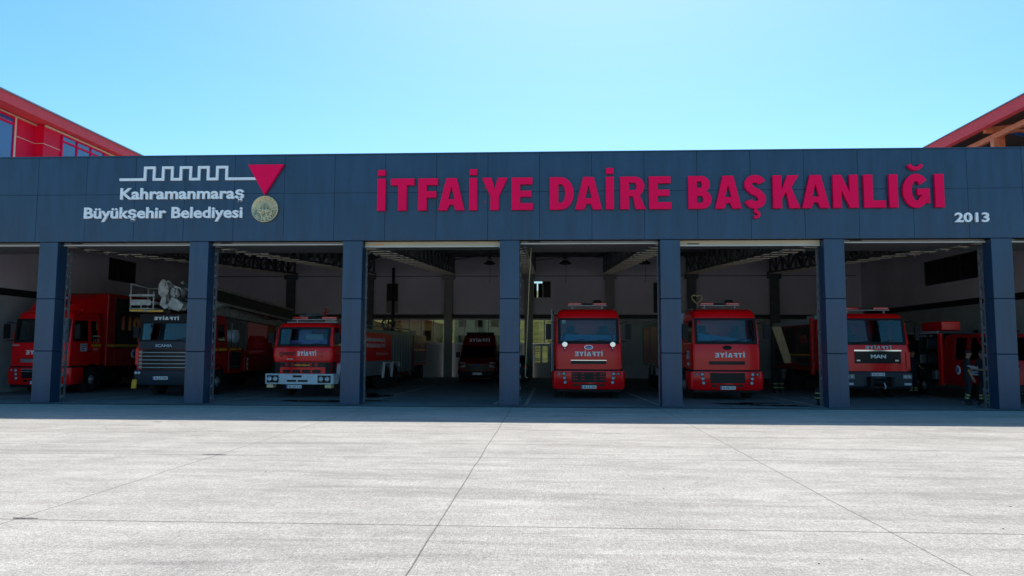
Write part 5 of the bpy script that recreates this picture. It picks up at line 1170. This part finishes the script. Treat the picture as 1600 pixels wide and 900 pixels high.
# ------------------------------------------------------------------ people
def person(label, X, Y, rz, pose, shirt="uniform_navy", scale=1.0, group="men standing in the right bays"):
    """one skinned body; joints in metres, facing -y; materials by the nearest bone"""
    J = dict(pelvis=(0, 0, .95), belly=(0, 0, 1.12), chest=(0, .01, 1.34), neck=(0, .0, 1.49), chin=(0, -.015, 1.56), head=(0, -.02, 1.65), crown=(0, -.01, 1.73))
    for s, n in ((-1, 'l'), (1, 'r')):
        J.update({n + 'hip': (s * .1, 0, .91), n + 'knee': (s * .11, -.02, .5), n + 'ank': (s * .12, .02, .1), n + 'toe': (s * .13, -.15, .04),
                  n + 'sho': (s * .19, .01, 1.42), n + 'elb': (s * .26, .03, 1.14), n + 'wri': (s * .27, -.06, .90), n + 'palm': (s * .27, -.09, .83)})
    J.update(pose)
    RAD = dict(pelvis=.145, belly=.13, chest=.155, neck=.058, chin=.07, head=.098, crown=.07, hip=.092, knee=.062, ank=.05, toe=.042, sho=.07, elb=.046, wri=.033, palm=.034)
    E = [('pelvis', 'belly'), ('belly', 'chest'), ('chest', 'neck'), ('neck', 'chin'), ('chin', 'head'), ('head', 'crown')]
    for n in 'lr': E += [('pelvis', n + 'hip'), (n + 'hip', n + 'knee'), (n + 'knee', n + 'ank'), (n + 'ank', n + 'toe'), ('chest', n + 'sho'), (n + 'sho', n + 'elb'), (n + 'elb', n + 'wri'), (n + 'wri', n + 'palm')]
    names = list(J); pts = [Vector(J[k]) for k in names]; rad = [RAD.get(k, RAD.get(k[1:], .05)) for k in names]
    edges = [(names.index(a), names.index(b)) for a, b in E]
    for n in 'lr':                                   # five fingers
        w_, p = Vector(J[n + 'wri']), Vector(J[n + 'palm']); d = (p - w_).normalized(); side = d.cross(Vector((0, 0, 1))) if abs(d.z) < .9 else Vector((0, 1, 0)); side.normalize()
        nor = d.cross(side)
        for i, (o, l) in enumerate(((-.03, .07), (-.01, .085), (.01, .08), (.03, .06))):
            a = len(pts); pts += [p + side * o + d * .03, p + side * o + d * (.03 + l * .55) + nor * .01, p + side * o + d * (.03 + l) + nor * .03]; rad += [.010, .009, .007]
            names += [n + 'fing'] * 3; edges += [(names.index(n + 'palm'), a), (a, a + 1), (a + 1, a + 2)]
        a = len(pts); pts += [p - side * .035 - d * .005, p - side * .055 + d * .035]; rad += [.011, .009]; names += [n + 'fing'] * 2; edges += [(names.index(n + 'palm'), a), (a, a + 1)]
    me = bpy.data.meshes.new("person"); me.from_pydata([tuple(p) for p in pts], edges, [])
    o = bpy.data.objects.new("person", me); COL.objects.link(o)
    sk = o.modifiers.new("skin", 'SKIN'); sk.use_smooth_shade = True
    for v, r_ in zip(me.skin_vertices[0].data, rad): v.radius = (r_, r_ * .92)
    me.skin_vertices[0].data[0].use_root = True
    ss = o.modifiers.new("sub", 'SUBSURF'); ss.levels = 2; ss.render_levels = 2
    dg = bpy.context.evaluated_depsgraph_get(); dg.update()
    nm = bpy.data.meshes.new_from_object(o.evaluated_get(dg), depsgraph=dg); bpy.data.objects.remove(o); bpy.data.meshes.remove(me)
    nm.materials.clear()
    for k in ("skin", shirt, "uniform_navy", "boot_black"): nm.materials.append(M[k])
    def part(c):
        best, bi = 9, 0
        for i, (a, b) in enumerate(edges):
            A, B = pts[a], pts[b]; t_ = max(0, min(1, (c - A).dot(B - A) / max(1e-6, (B - A).length_squared))); dd = (c - (A + (B - A) * t_)).length - (rad[a] * (1 - t_) + rad[b] * t_)
            if dd < best: best, bi = dd, i
        return names[edges[bi][0]], names[edges[bi][1]]
    for p in nm.polygons:
        a, b = part(p.center); k = b
        if k in ('chin', 'head', 'crown') or (a == 'neck') or k.endswith('palm') or k.endswith('fing') or k.endswith('wri'): p.material_index = 0
        elif k in ('belly', 'chest', 'neck') or k.endswith('sho') or k.endswith('elb'): p.material_index = 1
        elif k.endswith('toe'): p.material_index = 3
        else: p.material_index = 2
        p.use_smooth = True
    po = bpy.data.objects.new("person", nm); COL.objects.link(po); po.location = (X, Y, .006); po.rotation_euler = (0, 0, R(rz)); po.scale = (scale,) * 3
    tag(po, label, "person", group)
    h = Vector(J['head'])
    m = MB(); rings = []
    for i in range(7):
        a = R(12 + i * 13); rr_, zz = .112 * math.cos(a), .112 * math.sin(a) * 1.15; rings.append([(h.x + rr_ * math.cos(t_), h.y + .012 + rr_ * math.sin(t_) * 1.08, h.z + .0 + zz) for t_ in [k * math.tau / 16 for k in range(16)]])
    m.loft(rings, 0, True, True); m.build("hair", "hair_black", po)
    m = MB(); hy = h.y - .098
    m.loft([[(h.x - .012, hy, h.z - .01), (h.x + .012, hy, h.z - .01), (h.x + .004, hy, h.z + .03), (h.x - .004, hy, h.z + .03)], [(h.x - .014, hy - .025, h.z - .022), (h.x + .014, hy - .025, h.z - .022), (h.x + .003, hy - .004, h.z + .028), (h.x - .003, hy - .004, h.z + .028)]]); m.build("nose", "skin", po)
    for s in (-1, 1):
        m = MB(); m.lathe([(.0, -.006), (.012, -.002), (.012, .004)], (h.x + s * .034, hy + .006, h.z + .022), 'y', 10); m.build("eye", "ink_black", po)
        m = MB(); m.lathe([(.0, -.01), (.022, -.006), (.026, .004), (0, .006)], (h.x + s * .098, h.y + .015, h.z), 'x', 10); m.build("ear", "skin", po)
    m = MB(); m.box(h.x - .024, h.x + .024, hy + .0, hy + .012, h.z - .055, h.z - .047); m.build("mouth", "hose_red", po, .003)
    for n in 'lr':
        k, a = Vector(J[n + 'knee']), Vector(J[n + 'ank'])
        for f in (.45, .68):
            c = k.lerp(a, f); d = (a - k).normalized() * .025
            m = MB(); m.tube([c - d, c + d], .062, 14); m.build("reflective_band", "reflective_yellow", po)
    return po
person("man in navy clothes with reflective ankle bands standing at the rescue truck door", 14.75, 24.5, 75, dict(head=(0, -.06, 1.64), chin=(0, -.05, 1.56), crown=(0, -.07, 1.72), relb=(.25, -.08, 1.14), rwri=(.12, -.26, 1.12), rpalm=(.09, -.32, 1.11), lank=(-.14, .12, .1), ltoe=(-.16, -.05, .04)))
p2 = person("man in navy uniform reading a white paper beside the right door track", 15.18, 24.35, -65, dict(lelb=(-.24, -.12, 1.16), lwri=(-.14, -.33, 1.14), lpalm=(-.12, -.40, 1.14), relb=(.24, -.12, 1.16), rwri=(.14, -.33, 1.14), rpalm=(.12, -.40, 1.14), head=(0, -.07, 1.64), chin=(0, -.06, 1.56), crown=(0, -.09, 1.72)))
m = MB(); m.add([(-.13, -.38, 1.13), (.13, -.38, 1.13), (.13, -.58, 1.24), (-.13, -.58, 1.24), (-.13, -.38, 1.134), (.13, -.38, 1.134), (.13, -.58, 1.244), (-.13, -.58, 1.244)], [(3, 2, 1, 0), (4, 5, 6, 7), (0, 1, 5, 4), (1, 2, 6, 5), (2, 3, 7, 6), (3, 0, 4, 7)])
o = m.build("paper_sheet", "paper", None); o.location = (15.18, 24.35, .03); o.rotation_euler = (0, 0, R(-65)); tag(o, "white sheet of paper held by the man at the right door track", "paper")
person("man in dark clothes standing between the winch engine and the rescue truck", 15.3, 29.2, 20, dict(rwri=(.18, -.26, 1.05), rpalm=(.14, -.33, 1.06), relb=(.26, -.06, 1.15)))
person("man in navy uniform standing right of the last visible pillar", 15.95, 24.3, -30, dict(relb=(.25, -.1, 1.15), rwri=(.16, -.3, 1.2), rpalm=(.13, -.36, 1.22)))
def boots(label, X, Y, rz):
    t = thing("turnout_boots", label, "boots", (X, Y, .006), rz, "turnout boots left on the bay floor")
    for s in (-1, 1):
        m = MB(); m.tube([(s * .12, -.12, .05), (s * .12, .02, .06)], [.05, .055], 10); m.tube([(s * .12, .02, .0), (s * .12, .02, .12), (s * .12, .03, .30)], [.06, .058, .062], 12); m.build("boot", "boot_black", t)
        m = MB()
        m.loft([[(s * .12 + r_ * math.cos(a), .03 + r_ * math.sin(a), z) for a in [k * math.tau / 12 for k in range(12)]] for r_, z in ((.10, .16), (.12, .22), (.11, .28), (.125, .34), (.10, .42), (.11, .50), (.085, .53))], 0, True, True); l_ = m.build("trouser_leg", "uniform_navy", t)
        m = MB(); m.tube([(s * .12, .03, .205), (s * .12, .03, .245)], .124, 12); m.tube([(s * .12, .03, .36), (s * .12, .03, .395)], .124, 12); m.build("reflective_band", "reflective_yellow", l_)
boots("fire boots with folded dark trousers by the front wheel of the winch engine", 9.98, 24.1, 20)
boots("fire boots with folded dark trousers by the rear wheel of the winch engine", 10.6, 30.6, 0)
m = MB(); ps = []
for k in range(60):
    a = k * .42; ps.append((.22 * math.cos(a) * (1 - k * .004), .22 * math.sin(a) * (1 - k * .004), .05 + .045 * (k // 15)))
m.tube(ps, .032, 8); o = m.build("fire_hose", "hose_red"); o.location = (15.25, 23.85, .0); tag(o, "coiled red hose lying at the foot of the right door track", "hose")
# wet stains on the floor
def stain(label, X, Y, rx, ry, seed):
    random.seed(seed); n = 40; ph = [random.random() * 6.3 for _ in range(4)]
    P = []
    for k in range(n):
        a = k * math.tau / n; r_ = 1 + .28 * math.sin(2 * a + ph[0]) + .2 * math.sin(3 * a + ph[1]) + .12 * math.sin(5 * a + ph[2]) + .08 * math.sin(9 * a + ph[3])
        P.append((rx * r_ * math.cos(a), ry * r_ * math.sin(a)))
    m = MB(); m.prism(P, 0, .003, 'z'); o = m.build("floor_stain", "oil"); o.location = (X, Y, .0125); struct(o)
stain("", 7.6, 24.4, .95, .42, 2); stain("", 8.5, 23.6, .8, .2, 5); stain("", -6.3, 24.3, 1.1, .5, 8); stain("", -5.6, 27.5, .8, 1.2, 9); stain("", -4.9, 24.6, .5, .3, 4)

def patch(X, Y, rx, ry, sd):
    stain("", X, Y, rx, ry, sd); o = bpy.data.objects[-1] if False else [q for q in COL.objects if q.name.startswith("floor_stain")][-1]
    o.location.z = .0015; o.data.materials[0] = M["tar"]
for a_ in ((-4.3, 12.02, .14, .04, 3), (-4.2, 7.46, .10, .02, 4), (-8.1, 17.2, .12, .03, 6)): patch(*a_)
